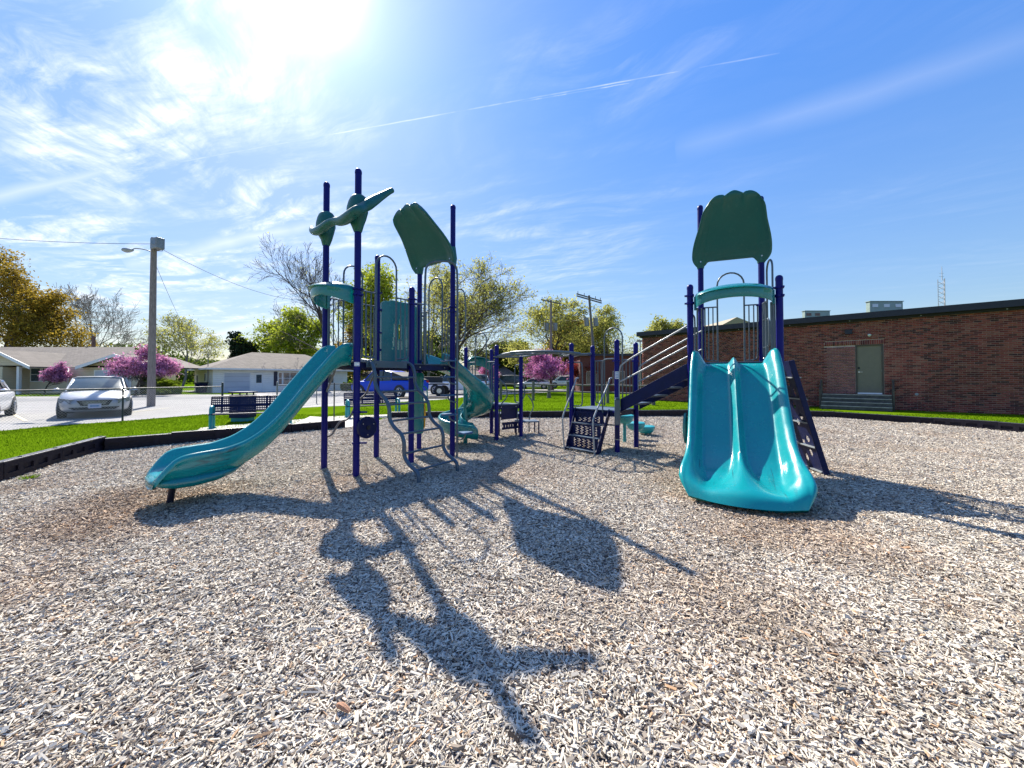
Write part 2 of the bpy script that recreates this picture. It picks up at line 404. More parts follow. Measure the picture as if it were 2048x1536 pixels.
def chip_mat():
    m, t, p = newmat('weathered_wood_chip'); pos = t.add('ShaderNodeNewGeometry').outputs['Position']
    r = t.add('ShaderNodeObjectInfo').outputs['Random']
    c = t.ramp(r, [(0, (.07, .054, .046)), (.09, (.20, .165, .145)), (.25, (.42, .375, .33)), (.5, (.57, .52, .465)), (.85, (.70, .65, .59)), (.94, (.62, .52, .42)), (1, (.44, .27, .16))])
    br = t.ramp(t.noise(pos, .7, 5, .6), [(.54, 0.0), (.74, .55)])
    c = t.mix(br, c, t.mix(1.0, c, (.80, .58, .40), 'MULTIPLY'))
    # scuffed brown hollows where feet land below the slides and in front of the tower
    for (x, y, r0, r1, s) in ((-3.9, 3.95, .3, 1.2, .6), (2.6, 3.6, .3, 1.1, .5), (1.2, 2.4, .1, 1.1, .35), (2.8, 5.0, .3, 1.2, .4), (-2.0, 5.0, .2, 1.0, .3), (.0, 5.6, .2, 1.1, .3), (-4.2, 4.6, .2, .9, .4)):
        dd = t.vmath('LENGTH', t.vmath('MULTIPLY', t.vmath('SUBTRACT', pos, (x, y, 0)), (1, 1, 0)))
        dd = t.math('ADD', dd, t.math('MULTIPLY', t.math('SUBTRACT', t.noise(pos, 1.6, 4), .5), 1.1))
        f = t.ramp(t.math('DIVIDE', dd, r1), [(r0 / r1, s), (1.0, 0.0)])
        c = t.mix(f, c, t.mix(1.0, c, (.62, .42, .27), 'MULTIPLY'))
    gl = t.ramp(t.noise(pos, 1.7, 3), [(.3, .82), (.7, 1.12)])
    c = t.mix(1.0, c, gl, 'MULTIPLY')
    oc = t.add('ShaderNodeTexCoord').outputs['Object']
    gn = t.noise(t.mapping(oc, sc=(1, 9, 9)), 2.0, 3); c = t.mix(1.0, c, t.ramp(gn, [(.3, .75), (.7, 1.15)]), 'MULTIPLY')
    c = t.mix(1.0, c, (1.06, 1.04, .95), 'MULTIPLY'); t.link(c, p.inputs['Base Color']); p.inputs['Roughness'].default_value = .85; p.inputs['Specular IOR Level'].default_value = .15
    return m
def flat(name, poly, z, m, sub=0):
    mb = MB(); mb.add([(x, y, z) for x, y in poly], [tuple(range(len(poly)))])
    o = mb.build(name, m); o['kind'] = 'structure'; return o
o = flat('ground', [(-900, -60), (900, -60), (900, 1500), (-900, 1500)], 0, M['grass'])
def pave_mat(name, c1, c2, scale=1.2, crack=0.0):
    m, t, p = newmat(name); pos = t.add('ShaderNodeNewGeometry').outputs['Position']
    a = t.noise(pos, scale, 6, .65); b = t.noise(pos, 90, 3, .7)
    c = t.ramp(t.math('ADD', t.math('MULTIPLY', a, .6), t.math('MULTIPLY', b, .4)), [(.35, c1), (.65, c2)])
    st = t.ramp(t.noise(t.mapping(pos, sc=(1, .3, 1)), .6, 5, .7), [(.55, 0.0), (.75, .35)])
    c = t.mix(st, c, tuple(x * .6 for x in c1))
    if crack:
        v = t.add('ShaderNodeTexVoronoi', feature='DISTANCE_TO_EDGE', i_Scale=.35)
        t.link(t.vmath('ADD', pos, t.vmath('SCALE', t.noise(pos, 2, 4, .5, 0, True), None)), v.inputs['Vector'])
        c = t.mix(t.ramp(v.outputs['Distance'], [(0, crack), (.012, 0.0)]), c, (.06, .06, .06))
    t.link(c, p.inputs['Base Color']); p.inputs['Roughness'].default_value = .85; p.inputs['Specular IOR Level'].default_value = .25
    bp = t.add('ShaderNodeBump', i_Strength=.3, i_Distance=.01); t.link(b, bp.inputs['Height']); t.link(bp.outputs[0], p.inputs['Normal'])
    return m
M['lot'] = pave_mat('pale_worn_paving', (.215, .21, .205), (.315, .305, .295), 1.0, .4)
M['road'] = pave_mat('grey_asphalt', (.16, .16, .165), (.23, .23, .23), .8)
M['conc'] = pave_mat('concrete', (.42, .39, .34), (.56, .53, .48), 1.5)
g2 = lambda u, v: tuple(gr(u, v)[:2])
lot = [(-16.5, -2), (-14.2, 8.5), g2(0, 862), g2(120, 851), g2(250, 842), g2(440, 826.5), g2(560, 818), g2(640, 813.5), g2(700, 811), g2(800, 804), g2(880, 799.5), g2(960, 791.5), g2(1060, 786), g2(1180, 782.3), g2(1300, 780.5), (28, 46), (60, 60), (60, 74), (-20, 74), (-90, 60), (-90, -2)]
flat('parking_lot', lot, .006, M['lot'])
flat('road', [(-90, 24.5), g2(0, 803.5), g2(300, 800), (-19, 27.5), (-7, 33), (8, 42), (8, 47), (-8.5, 37.5), (-20, 32.5), g2(300, 795), g2(60, 797), (-90, 29)], .011, M['road'])
flat('front_lawn', [(-90, 29.6), (-43, 29.6), (-32.2, 30.2), (-31.6, 31.2), (-32.6, 36.2), (-90, 36.2)], .016, M['grass'])
flat('side_lawn', [g2(300, 789), (-24.5, 33.5), (-23.0, 34.2), (-23.5, 35.4), (-29, 37.4), (-36, 42), (-36.5, 38)], .016, M['grass'])
flat('back_lawn', [(-19.8, 44.5), (-8, 47.5), (60, 58), (60, 90), (-90, 90), (-60, 44), (-38, 43.5), (-28, 50)], .016, M['grass'])
flat('path', [g2(585, 851), g2(620, 833.5), g2(700, 838), g2(740, 841.5), g2(846, 840), (-3.3, 13.1), (-4.2, 13.3), (-4.0, 12.6), (-3.9, 11.2), (-4.3, 10.9), (-4.62, 10.75), g2(600, 862)], .016, M['conc'])
flat('bench_pad', [g2(395, 861), g2(402, 856), g2(470, 850), g2(560, 843), g2(612, 838), g2(650, 845), g2(600, 852), g2(480, 859.5), g2(405, 866)], .012, M['conc'])
flat('bench_pad', [g2(655, 834), g2(800, 829), g2(815, 832), g2(770, 836), g2(670, 840)], .021, M['conc'])
# chip bed: gently uneven sheet
nx, ny = 150, 130
xs = np.linspace(-9, 14, nx); ys = np.linspace(-2.5, 14.2, ny); gx, gy = np.meshgrid(xs, ys, indexing='ij')
def chipz(x, y):
    z = .030 + .012 * np.sin(x * 1.7 + .6 * y) + .010 * np.sin(y * 2.3 - x * .9) + .006 * np.sin(x * 5.1) * np.sin(y * 4.3)
    for hx, hy, r, dp in ((-3.95, 3.9, .7, .035), (2.4, 3.8, .8, .035)): z = z - dp * np.exp(-((x - hx) ** 2 + (y - hy) ** 2) / r ** 2)
    return np.maximum(z, .008) + .012
vs = np.stack([gx, gy, chipz(gx, gy)], -1).reshape(-1, 3)
ii, jj = np.meshgrid(np.arange(nx - 1), np.arange(ny - 1), indexing='ij'); cx = (xs[:-1] + xs[1:])[:, None] / 2 + 0 * jj; cy_ = (ys[:-1] + ys[1:])[None] / 2 + 0 * ii
ok = inpoly(cx, cy_, CHIP_POLY)
a = (ii * ny + jj)[ok]; q4 = np.stack([a, a + ny, a + ny + 1, a + 1], -1)
M['chipbed'] = chips_base()
o = meshobj('wood_chip_ground', npmesh('wood_chip_ground', vs, q4), M['chipbed'], None, True); o['kind'] = 'structure'

def scatter(name, P, ROT, SCL, m, prims, kind='stuff'):
    me = bpy.data.meshes.new(name); me.vertices.add(len(P)); me.vertices.foreach_set('co', P.astype(np.float32).ravel())
    for nm, arr in (('rot', ROT), ('scl', SCL)):
        at_ = me.attributes.new(nm, 'FLOAT_VECTOR', 'POINT'); at_.data.foreach_set('vector', arr.astype(np.float32).ravel())
    me.update(); o = bpy.data.objects.new(name, me); COL.objects.link(o); me.materials.append(m)
    ng = bpy.data.node_groups.new(name, 'GeometryNodeTree')
    ng.interface.new_socket('Geometry', in_out='INPUT', socket_type='NodeSocketGeometry')
    ng.interface.new_socket('Geometry', in_out='OUTPUT', socket_type='NodeSocketGeometry')
    N = ng.nodes; L = ng.links; gi = N.new('NodeGroupInput'); go = N.new('NodeGroupOutput')
    iop = N.new('GeometryNodeInstanceOnPoints'); iop.inputs['Pick Instance'].default_value = True
    g2i = N.new('GeometryNodeJoinGeometry')
    for pr in prims:
        me_out = pr(N, L); sm = N.new('GeometryNodeSetMaterial'); sm.inputs['Material'].default_value = m
        L.new(me_out, sm.inputs[0]); gti = N.new('GeometryNodeGeometryToInstance'); L.new(sm.outputs[0], gti.inputs[0]); L.new(gti.outputs[0], g2i.inputs[0])
    L.new(gi.outputs[0], iop.inputs['Points']); L.new(g2i.outputs[0], iop.inputs['Instance'])
    for nm, sock in (('rot', 'Rotation'), ('scl', 'Scale')):
        na = N.new('GeometryNodeInputNamedAttribute'); na.data_type = 'FLOAT_VECTOR'; na.inputs['Name'].default_value = nm
        if nm == 'rot':
            e = N.new('FunctionNodeEulerToRotation'); L.new(na.outputs[0], e.inputs[0]); L.new(e.outputs[0], iop.inputs[sock])
        else: L.new(na.outputs[0], iop.inputs[sock])
    L.new(iop.outputs[0], go.inputs[0])
    md = o.modifiers.new('scatter', 'NODES'); md.node_group = ng; o['kind'] = kind; return o
def prim_box(N, L):
    c = N.new('GeometryNodeMeshCube'); c.inputs['Size'].default_value = (1, 1, 1); return c.outputs[0]
def prim_taper(top, sides):
    def f(N, L):
        c = N.new('GeometryNodeMeshCone'); c.inputs['Vertices'].default_value = sides; c.inputs['Radius Top'].default_value = top
        c.inputs['Radius Bottom'].default_value = .6; c.inputs['Depth'].default_value = 1.0
        t = N.new('GeometryNodeTransform'); t.inputs['Rotation'].default_value = (.4, R(90), 0); t.inputs['Translation'].default_value = (-.5, 0, 0)
        L.new(c.outputs[0], t.inputs[0]); return t.outputs[0]
    return f
def chip_points():
    Ps, Rs, Ss = [], [], []
    for (y0, y1, dens, ks) in ((.7, 2.2, 10500, 1.0), (2.2, 3.4, 8000, 1.0), (3.4, 5.2, 4900, 1.04), (5.2, 8, 2700, 1.05), (8, 14, 1150, 1.3)):
        xm = 1.45 * y1 + .8; area = 2 * xm * (y1 - y0); n = int(dens * area)
        x = rng.uniform(-xm, xm, n); y = rng.uniform(y0, y1, n)
        k = (np.abs(x) < 1.42 * y + .8) & inpoly(x, y, CHIP_POLY); x = x[k]; y = y[k]; n = len(x)
        L = np.clip(rng.lognormal(math.log(.0215), .52, n), .007, .10) * ks; W = np.clip(rng.lognormal(math.log(.0058), .42, n), .0025, .018) * ks
        big = rng.random(n) < .006; L[big] *= 1.8; W[big] *= 1.6
        H = W * rng.uniform(.35, .8, n)
        z = chipz(x, y) + rng.uniform(0, .016, n) * ks
        Ps.append(np.stack([x, y, z], -1)); Rs.append(np.stack([rng.uniform(-.8, .8, n), rng.normal(0, .24, n), rng.uniform(0, 6.283, n)], -1)); Ss.append(np.stack([L, W, H], -1))
    return np.concatenate(Ps), np.concatenate(Rs), np.concatenate(Ss)
M['chip'] = chip_mat()
P_, R_, S_ = chip_points(); print('chips', len(P_))
scatter('wood_chips', P_, R_, S_, M['chip'], [prim_box, prim_taper(.25, 4), prim_taper(.45, 5), prim_box])

# grass blades
def leafmat(name, c1, c2, trans=.35, scale=.6, rough=.6):
    m, t, p = newmat(name); pos = t.add('ShaderNodeNewGeometry').outputs['Position']
    rnd = t.add('ShaderNodeNewGeometry').outputs['Random Per Island']
    f = t.math('ADD', t.math('MULTIPLY', t.noise(pos, scale, 4), .6), t.math('MULTIPLY', rnd, .4))
    c = t.ramp(f, [(.25, c1), (.75, c2)])
    t.link(c, p.inputs['Base Color']); p.inputs['Roughness'].default_value = rough; p.inputs['Specular IOR Level'].default_value = .05 if rough < 1 else 0
    tr_ = t.add('ShaderNodeBsdfTranslucent'); t.link(c, tr_.inputs[0])
    mx = t.add('ShaderNodeMixShader', i_Fac=trans); o_ = [n for n in t.n if n.type == 'OUTPUT_MATERIAL'][0]
    t.link(p.outputs[0], mx.inputs[1]); t.link(tr_.outputs[0], mx.inputs[2]); t.link(mx.outputs[0], o_.inputs[0]); return m
M['blade'] = leafmat('grass_blade', (.075, .145, .003), (.145, .245, .008), .45, .9, 1.0)
def blades():
    regs = [(-16, -5, 4.5, 15, 52000, .035), (-7, 14, 13.2, 18, 40000, .035), (-8, 18, 18, 30, 30000, .045), (12.5, 20, 5, 15, 16000, .04)]
    V = []
    lotp = lot; pathp = [g2(585, 851), g2(620, 833.5), g2(720, 841.5), g2(846, 840), (-3.3, 13.1), (-4.2, 13.3), (-4.62, 10.75), g2(600, 862)]
    for x0, x1, y0, y1, n, h in regs:
        x = rng.uniform(x0, x1, n); y = rng.uniform(y0, y1, n)
        k = ~inpoly(x, y, CHIP_POLY) & ~inpoly(x, y, lotp) & ~inpoly(x, y, pathp); x = x[k]; y = y[k]; n = len(x)
        hh = h * rng.uniform(.5, 1.4, n); a = rng.uniform(0, 6.28, n); wd = .004 * (1 + y / 8); lx = rng.normal(0, .4, n) * hh; ly = rng.normal(0, .4, n) * hh
        p0 = np.stack([x - np.cos(a) * wd, y - np.sin(a) * wd, 0 * x], -1); p1 = np.stack([x + np.cos(a) * wd, y + np.sin(a) * wd, 0 * x], -1)
        p2 = np.stack([x + lx, y + ly, hh], -1); V.append(np.stack([p0, p1, p2], 1).reshape(-1, 3))
    V = np.concatenate(V); return npmesh('lawn_blades', V, None, np.arange(len(V)).reshape(-1, 3))
o = meshobj('lawn_blades', blades(), M['blade']); tag(o, kind='stuff')

#BORDER
# ------------------------------------------------------------ playground border
M['timber'] = mat('black_recycled_plastic', (.012, .010, .018), .55, var=.3, scale=9, spec=.2, bump=.15, bscale=120)
M['timbersheen'] = mat('sunlit_top_plastic', (.05, .045, .055), .3, var=.3, scale=9, spec=.9)  # paler, glossier than the timber: sun sheen of the tops put into the material
def timber_mesh(L, H=.27):
    mb = MB(); hole = lambda a, b: not ((.10 < (a * 4.0) % 1.0 < .62) and .50 < b < .72)
    holey(mb, (0, -.055, .0), (1, 0, 0), (0, 0, 1), (0, -1, 0), L - .006, H, 24, 7, lambda a, b: not ((.24 < (a * 4) % 1 < .76) and .45 < b < .75), .02)
    mb.box(((L - .006) / 2, 0, H / 2), (L - .008, .085, H - .004))
    return mb
bo = thing('playground_border', (-7.8, 7.4, 0), 'black plastic timber edging that holds in the wood chips all round the play area', 'edging')
protoT = None
def place_timbers(pts, dz=0):
    global protoT
    for (x0, y0), (x1, y1) in zip(pts, pts[1:]):
        L = math.hypot(x1 - x0, y1 - y0)
        if protoT is None:
            protoT = timber_mesh(1.2).build('border_timber', M['timber'])
            c = protoT
            k_ = MB().box((.597, 0, .276), (1.192, .118, .012)).build('timber_sheen_strip', M['timbersheen'], None, False, .004); k_.parent = protoT  # strip added on top to carry the bright sunlit edge
            for x_ in (.40, 1.15): k_ = MB().disc((x_, 0, .286), (0, 0, 1), .022, .012, 8).build('spike_head', M['timbersheen'], None); k_.parent = protoT
        else: c = copy_tree(protoT)
        c.parent = bo; a = math.atan2(y1 - y0, x1 - x0)
        c.rotation_euler = (random.uniform(-.015, .015), random.uniform(-.008, .008), a); c.scale = (L / 1.2, 1, 1)
        c.location = Vector((x0, y0, dz + random.uniform(-.012, .008))) - ORG[bo.name]
place_timbers(BORD_L, .015); place_timbers(BORD_L2, -.01); place_timbers(BORD_B, -.02)
# small weed tuft in the chips and bark piece
def tuft(loc, n, h):
    V = []
    for i in range(n):
        a = random.uniform(0, 6.28); r = random.uniform(0, .07); x = loc[0] + math.cos(a) * r; y = loc[1] + math.sin(a) * r; b = random.uniform(0, 6.28)
        V += [(x - .004 * math.cos(b), y - .004 * math.sin(b), loc[2]), (x + .004 * math.cos(b), y + .004 * math.sin(b), loc[2]), (x + math.cos(a) * h * .7, y + math.sin(a) * h * .7, loc[2] + h * random.uniform(.4, 1))]
    return V
tv = tuft((gr(58, 962).x, gr(58, 962).y, .03), 160, .07)
o = meshobj('weed_tuft', npmesh('weed_tuft', tv, None, np.arange(len(tv)).reshape(-1, 3)), M['blade']); tag(o, 'small green weed tuft growing in the wood chips beside the black edging', 'weed')
g = gr(685, 1445); mb = MB()
mb.tube([(g.x - .025, g.y + .012, .06), (g.x - .008, g.y + .004, .066), (g.x + .012, g.y - .006, .064), (g.x + .034, g.y - .016, .058)], [.009, .0125, .012, .007], 7)
tag(mb.build('bark_chunk', mat('brown_bark_piece', (.42, .22, .13), .8, bump=.6, bscale=300), None, True), 'reddish brown thick bark chunk lying on the chips nearest the camera', 'wood piece')

#PLAY
# ------------------------------------------------------------ play structures
def V2(x, y, z=0): return Vector((x, y, z))
PR = .0455
def post(root, p, ztop, clamps=()):
    mb = MB(); mb.tube([(p[0], p[1], -.05), (p[0], p[1], ztop - .06)], PR, 20)
    o = mb.build('post', M['post'], root, True)
    c = MB(); c.tube([(p[0], p[1], ztop - .075), (p[0], p[1], ztop - .045)], PR + .003, 20); c.dome((p[0], p[1], ztop - .045), PR + .002, .95, 20, 5)
    c.build('post_cap', M['post'], o, True)
    for z in clamps:
        c = MB(); c.tube([(p[0], p[1], z - .014), (p[0], p[1], z + .014)], PR + .013, 18)
        for a in (0.6, 2.7, 4.8):
            c.box((p[0] + math.cos(a) * (PR + .02), p[1] + math.sin(a) * (PR + .02), z), (.03, .03, .024), a)
        c.build('clamp', M['post'], o, True)
    return o
def deck(root, poly, z, name='deck'):
    mb = MB(); mb.prism(poly, z - .02, z); o = mb.build(name, M['deck'], root, False, .004)
    n = len(poly); cx = sum(p[0] for p in poly) / n; cy = sum(p[1] for p in poly) / n
    mb = MB()
    for i in range(n):
        a = Vector((*poly[i], z - .065)); b = Vector((*poly[(i + 1) % n], z - .065)); c = Vector((cx, cy, z - .065))
        a = a + (c - a).normalized() * .03; b = b + (c - b).normalized() * .03
        mb.beam(a, b, .012, .085)
    mb.build('deck_rim', M['navy'], o, False, .002)
    bt = MB()
    for i in range(n):
        a = Vector((*poly[i], z - .06)); b = Vector((*poly[(i + 1) % n], z - .06))
        out = Vector((b.y - a.y, a.x - b.x, 0)).normalized()
        if out.dot((a + b) / 2 - Vector((cx, cy, z))) < 0: out = -out
        for f in (.2, .8): MB().disc(a.lerp(b, f) + out * -.012, out, .009, .012, 8).build('bolt', M['bolt'], o)
    return o
def arch_pts(a, b, zlo, zhi, n=10):
    """inverted U between ground points a and b"""
    a = Vector((a[0], a[1], 0)); b = Vector((b[0], b[1], 0)); r = (b - a).length / 2; m = (a + b) / 2; d = (b - a).normalized()
    pts = [a + Vector((0, 0, zlo))]
    for k in range(n + 1):
        t = math.pi * k / n; pts.append(m - d * r * math.cos(t) + Vector((0, 0, zhi - r + r * math.sin(t))))
    pts.append(b + Vector((0, 0, zlo))); return pts
def barrier(root, A, B, z, hi=1.6, rail=1.0, lw=.36, r=.014, m='bluegrey', side=(1, 1)):
    A = Vector((A[0], A[1], 0)); B = Vector((B[0], B[1], 0)); d = (B - A); L = d.length; d.normalize()
    c = (A + B) / 2; a1 = c - d * lw / 2; b1 = c + d * lw / 2
    mb = MB(); mb.tube(arch_pts(a1, b1, z + .02, z + hi), r, 10)
    for s, e, p, on in ((A + d * PR, a1, -1, side[0]), (B - d * PR, b1, 1, side[1])):
        if not on: continue
        mb.tube([s + V2(0, 0, z + rail), e + V2(0, 0, z + rail)], r * .85, 8)
        q = e - (e - s) * .93
        mb.tube(smoothpts([q + V2(0, 0, z + rail), q + V2(0, 0, z + .14), q + (e - s) * .12 + V2(0, 0, z + .06), e + V2(0, 0, z + .05)], 2), r * .85, 8)
    o = mb.build('barrier', M[m], root, True)
    for s, e, on in ((A + d * PR, a1, side[0]), (B - d * PR, b1, side[1])):
        if not on: continue
        for f in (.34, .67):
            q = s.lerp(e, f); MB().tube([q + V2(0, 0, z + .06), q + V2(0, 0, z + rail)], r * .7, 8).build('bar', M[m], o, True)
    return o
def sweep(path, half, sec, n=None):
    """path: list of (pos, lateral, up, t). sec(t)-> closed list of (s,h)"""
    rings = []; uvs = []
    for i, (p, la, up, t) in enumerate(path):
        sc = sec(t); f_ = la.cross(up).normalized() * -1 if False else up.cross(la).normalized() * -1
        ws = max(abs(q[0]) for q in sc); dd_ = half * max(0, min(1, (t - 1.35) / .55)) ** 1.5 if half else 0
        ring = [p + la * s + up * h + f_ * dd_ * (math.cos(math.pi / 2 * min(1, abs(s) / ws)) - .35) for s, h in sc]; rings.append(ring)
        uvs += [(s, t) for s, h in sc]
    mb = MB(); mb.loft(rings, False, True); mb.uv = uvs; return mb
def interp(tab, t, _c={}):
    k = id(tab)
    if k not in _c:
        x0, x1 = tab[0][0], tab[-1][0]; g = np.linspace(x0, x1, 400); v = np.interp(g, [a[0] for a in tab], [a[1] for a in tab])
        n = max(3, int(400 * .10 / (x1 - x0))) | 1; n = min(n, 61); h = n // 2
        for _ in range(2):
            e = np.concatenate([2 * v[0] - v[h:0:-1], v, 2 * v[-1] - v[-2:-h - 2:-1]]); v = np.convolve(e, np.ones(n) / n, 'valid')
        _c[k] = (g, v, tab)
    return float(np.interp(t, _c[k][0], _c[k][1]))
def straight_slide(root, start, dr, prof, rails, widths, sec_builder, name, m, N=64, T0=0, T1=2.05, FWD=.08):
    """prof: bed height(t); rails: wall height above the bed(t)"""
    dr = Vector((dr[0], dr[1], 0)).normalized(); la = Vector((-dr.y, dr.x, 0)); st = Vector((start[0], start[1], 0)); path = []
    for i in range(N + 1):
        t = T0 + (T1 - T0) * i / N; z = interp(prof, t); path.append((st + dr * t + V2(0, 0, z), la, V2(0, 0, 1), t))
    mb = sweep(path, FWD, lambda t: sec_builder(interp(widths, t), interp(rails, t), t))
    mb.uv = [(u, v / T1) for u, v in mb.uv]
    return mb.build(name, m, root, True, angle=75)
def sec_single(w, h, t):
    e = min(1, max(0, (2.02 - t) / .25)); k = 1
    inner = [(-w, h), (-w * .93, h * .93), (-w * .82, h * .45), (-w * .70, h * .12 + .005), (-w * .45, .0), (0, -.004), (w * .45, .0), (w * .70, h * .12 + .005), (w * .82, h * .45), (w * .93, h * .93), (w, h)]
    dp = -.055 - .10 * max(0, min(1, (t - 1.35) / .5)) * e
    outer = [(w * 1.07, h + .004), (w * 1.14, h - .02), (w * 1.15, h - .055), (w * 1.09, h * .62), (w * 1.11, h * .45), (w * 1.0, h * .1), (w * .86, dp), (w * .4, dp - .01), (-w * .4, dp - .01), (-w * .86, dp), (-w * 1.0, h * .1), (-w * 1.11, h * .45), (-w * 1.09, h * .62), (-w * 1.15, h - .055), (-w * 1.14, h - .02), (-w * 1.07, h + .004)]
    return inner + outer
ZD = 1.65
P1 = (-2.876, 5.919); P2 = (-2.173, 5.392); P3 = (-2.352, 6.70); P4 = (-1.616, 6.189); P5 = (-1.772, 7.362); P6 = (-1.045, 6.766)
tower = thing('play_tower', (-2.0, 6.3, 0), 'left play tower with wavy ladder, long teal single slide, stepping discs and spyglass topper', 'play structure')
post(tower, P1, 4.45, (2.62, 2.54)); post(tower, P2, 4.37, (2.66, 2.58)); post(tower, P3, 3.56, (2.9, 2.6, 2.2)); post(tower, P4, 2.88, (2.68, 2.6)); post(tower, P5, 3.62, (2.6,)); post(tower, P6, 4.48, (2.66, 2.58))
deck(tower, [P1, P2, P4, P3], ZD); deck(tower, [P3, P4, P6, P5], ZD - .004)
barrier(tower, P2, P4, ZD, lw=.36); barrier(tower, P1, P3, ZD, lw=.34); barrier(tower, P5, P6, ZD, lw=.38)
# deck-edge bracket of the ladder
mb = MB(); a = Vector((*P2, ZD - .04)); b = Vector((*P4, ZD - .04)); ot = Vector((.79, -.61, 0)) * .05
mb.beam(a.lerp(b, .12) + ot, a.lerp(b, .86) + ot, .012, .10)
for f in (.3, .68): mb.disc(a.lerp(b, f) + ot * 1.2, ot, .014, .012, 10)
mb.build('ladder_bracket', M['bluegrey'], tower, False, .003)
# wavy ladder
e1 = Vector((.838, -.545, 0)).normalized()
WAVE = [(-1.19, 1.665), (-1.02, 1.64), (-.93, 1.57), (-.885, 1.44), (-.88, 1.33), (-.80, 1.215), (-.68, 1.13), (-.60, 1.04), (-.575, .94), (-.56, .83), (-.46, .73), (-.34, .66), (-.285, .56), (-.28, .44), (-.265, .36), (-.19, .28), (-.06, .21), (-.005, .14), (.0, -.05)]
lad = None
for i, base in enumerate(((-1.193, 4.96), (-.79, 5.60))):
    pts = [Vector((base[0], base[1], 0)) + e1 * t + V2(0, 0, z) for t, z in WAVE]
    o = MB().tube(crom(pts, 4), .0265, 12).build('ladder_rail', M['bluegrey'], tower, True)
for k in (3.2, 5.0, 7.0, 9.1, 11.0, 13.4, 16.0):
    i = int(k); f = k - i; t = WAVE[i][0] * (1 - f) + WAVE[i + 1][0] * f; z = WAVE[i][1] * (1 - f) + WAVE[i + 1][1] * f
    a = Vector((-1.193, 4.96, 0)) + e1 * t + V2(0, 0, z); b = Vector((-.79, 5.60, 0)) + e1 * t + V2(0, 0, z)
    MB().tube([a, b], .0155, 10).build('rung', M['bluegrey'], tower, True)
# single slide
SP = (-2.50, 5.64)
prof1 = [(-.02, 1.65), (.1, 1.64), (.22, 1.56), (.40, 1.35), (.62, 1.08), (.80, .85), (.93, .70), (1.08, .565), (1.25, .46), (1.45, .40), (1.7, .385), (1.9, .385), (1.98, .375), (2.03, .34), (2.06, .30)]
wall1 = [(-.02, .25), (.12, .26), (.3, .24), (.6, .235), (.93, .22), (1.3, .215), (1.7, .215), (1.82, .205), (1.90, .17), (1.96, .10), (2.0, .05), (2.06, .03)]
wid1 = [(0, .265), (1.6, .27), (1.85, .285), (1.97, .285), (2.06, .25)]
sl = straight_slide(tower, SP, (-.655, -.755), prof1, wall1, wid1, sec_single, 'single_slide', M['tealslide'], 70, -.02, 2.045, FWD=.04)
drs = Vector((-.655, -.755, 0)).normalized(); las = Vector((-drs.y, drs.x, 0))
# bulging closed foot under the run-out
rings = []
for t, wd, zt, zb in ((1.22, .12, .40, .37), (1.36, .26, .385, .30), (1.52, .31, .375, .25), (1.72, .325, .37, .225), (1.88, .32, .37, .23), (1.98, .29, .365, .26), (2.04, .24, .35, .29), (2.07, .14, .335, .31)):
    c = Vector((SP[0], SP[1], 0)) + drs * t; ring = []
    for k in range(16):
        a = 2 * math.pi * k / 16; ca_, sa = math.cos(a), math.sin(a)
        ring.append(c + las * wd * (abs(ca_) ** .6) * (1 if ca_ > 0 else -1) + V2(0, 0, (zt + zb) / 2 + (zt - zb) / 2 * (abs(sa) ** .6) * (1 if sa > 0 else -1)))
    rings.append(ring)
mb = MB(); mb.loft(rings); mb.uv = [(0, 0)] * len(mb.v); mb.build('slide_foot', M['teal'], sl, True, angle=80)
mb = MB(); g = Vector((-3.80, 4.29, 0)); top = Vector((SP[0], SP[1], .26)) + drs * 1.85
mb.tube([g + V2(.0, 0, -.05), top], .032, 12); mb.build('slide_leg', mat('black_coated_leg', (.012, .012, .03), .5), sl, True)
MB().tube([Vector((SP[0], SP[1], 1.56)) + drs * .12 + las * .1, Vector((P1[0], P1[1], 1.2)) + V2(.04, -.02, 0)], .014, 8).build('slide_brace', M['grey'], tower, True)
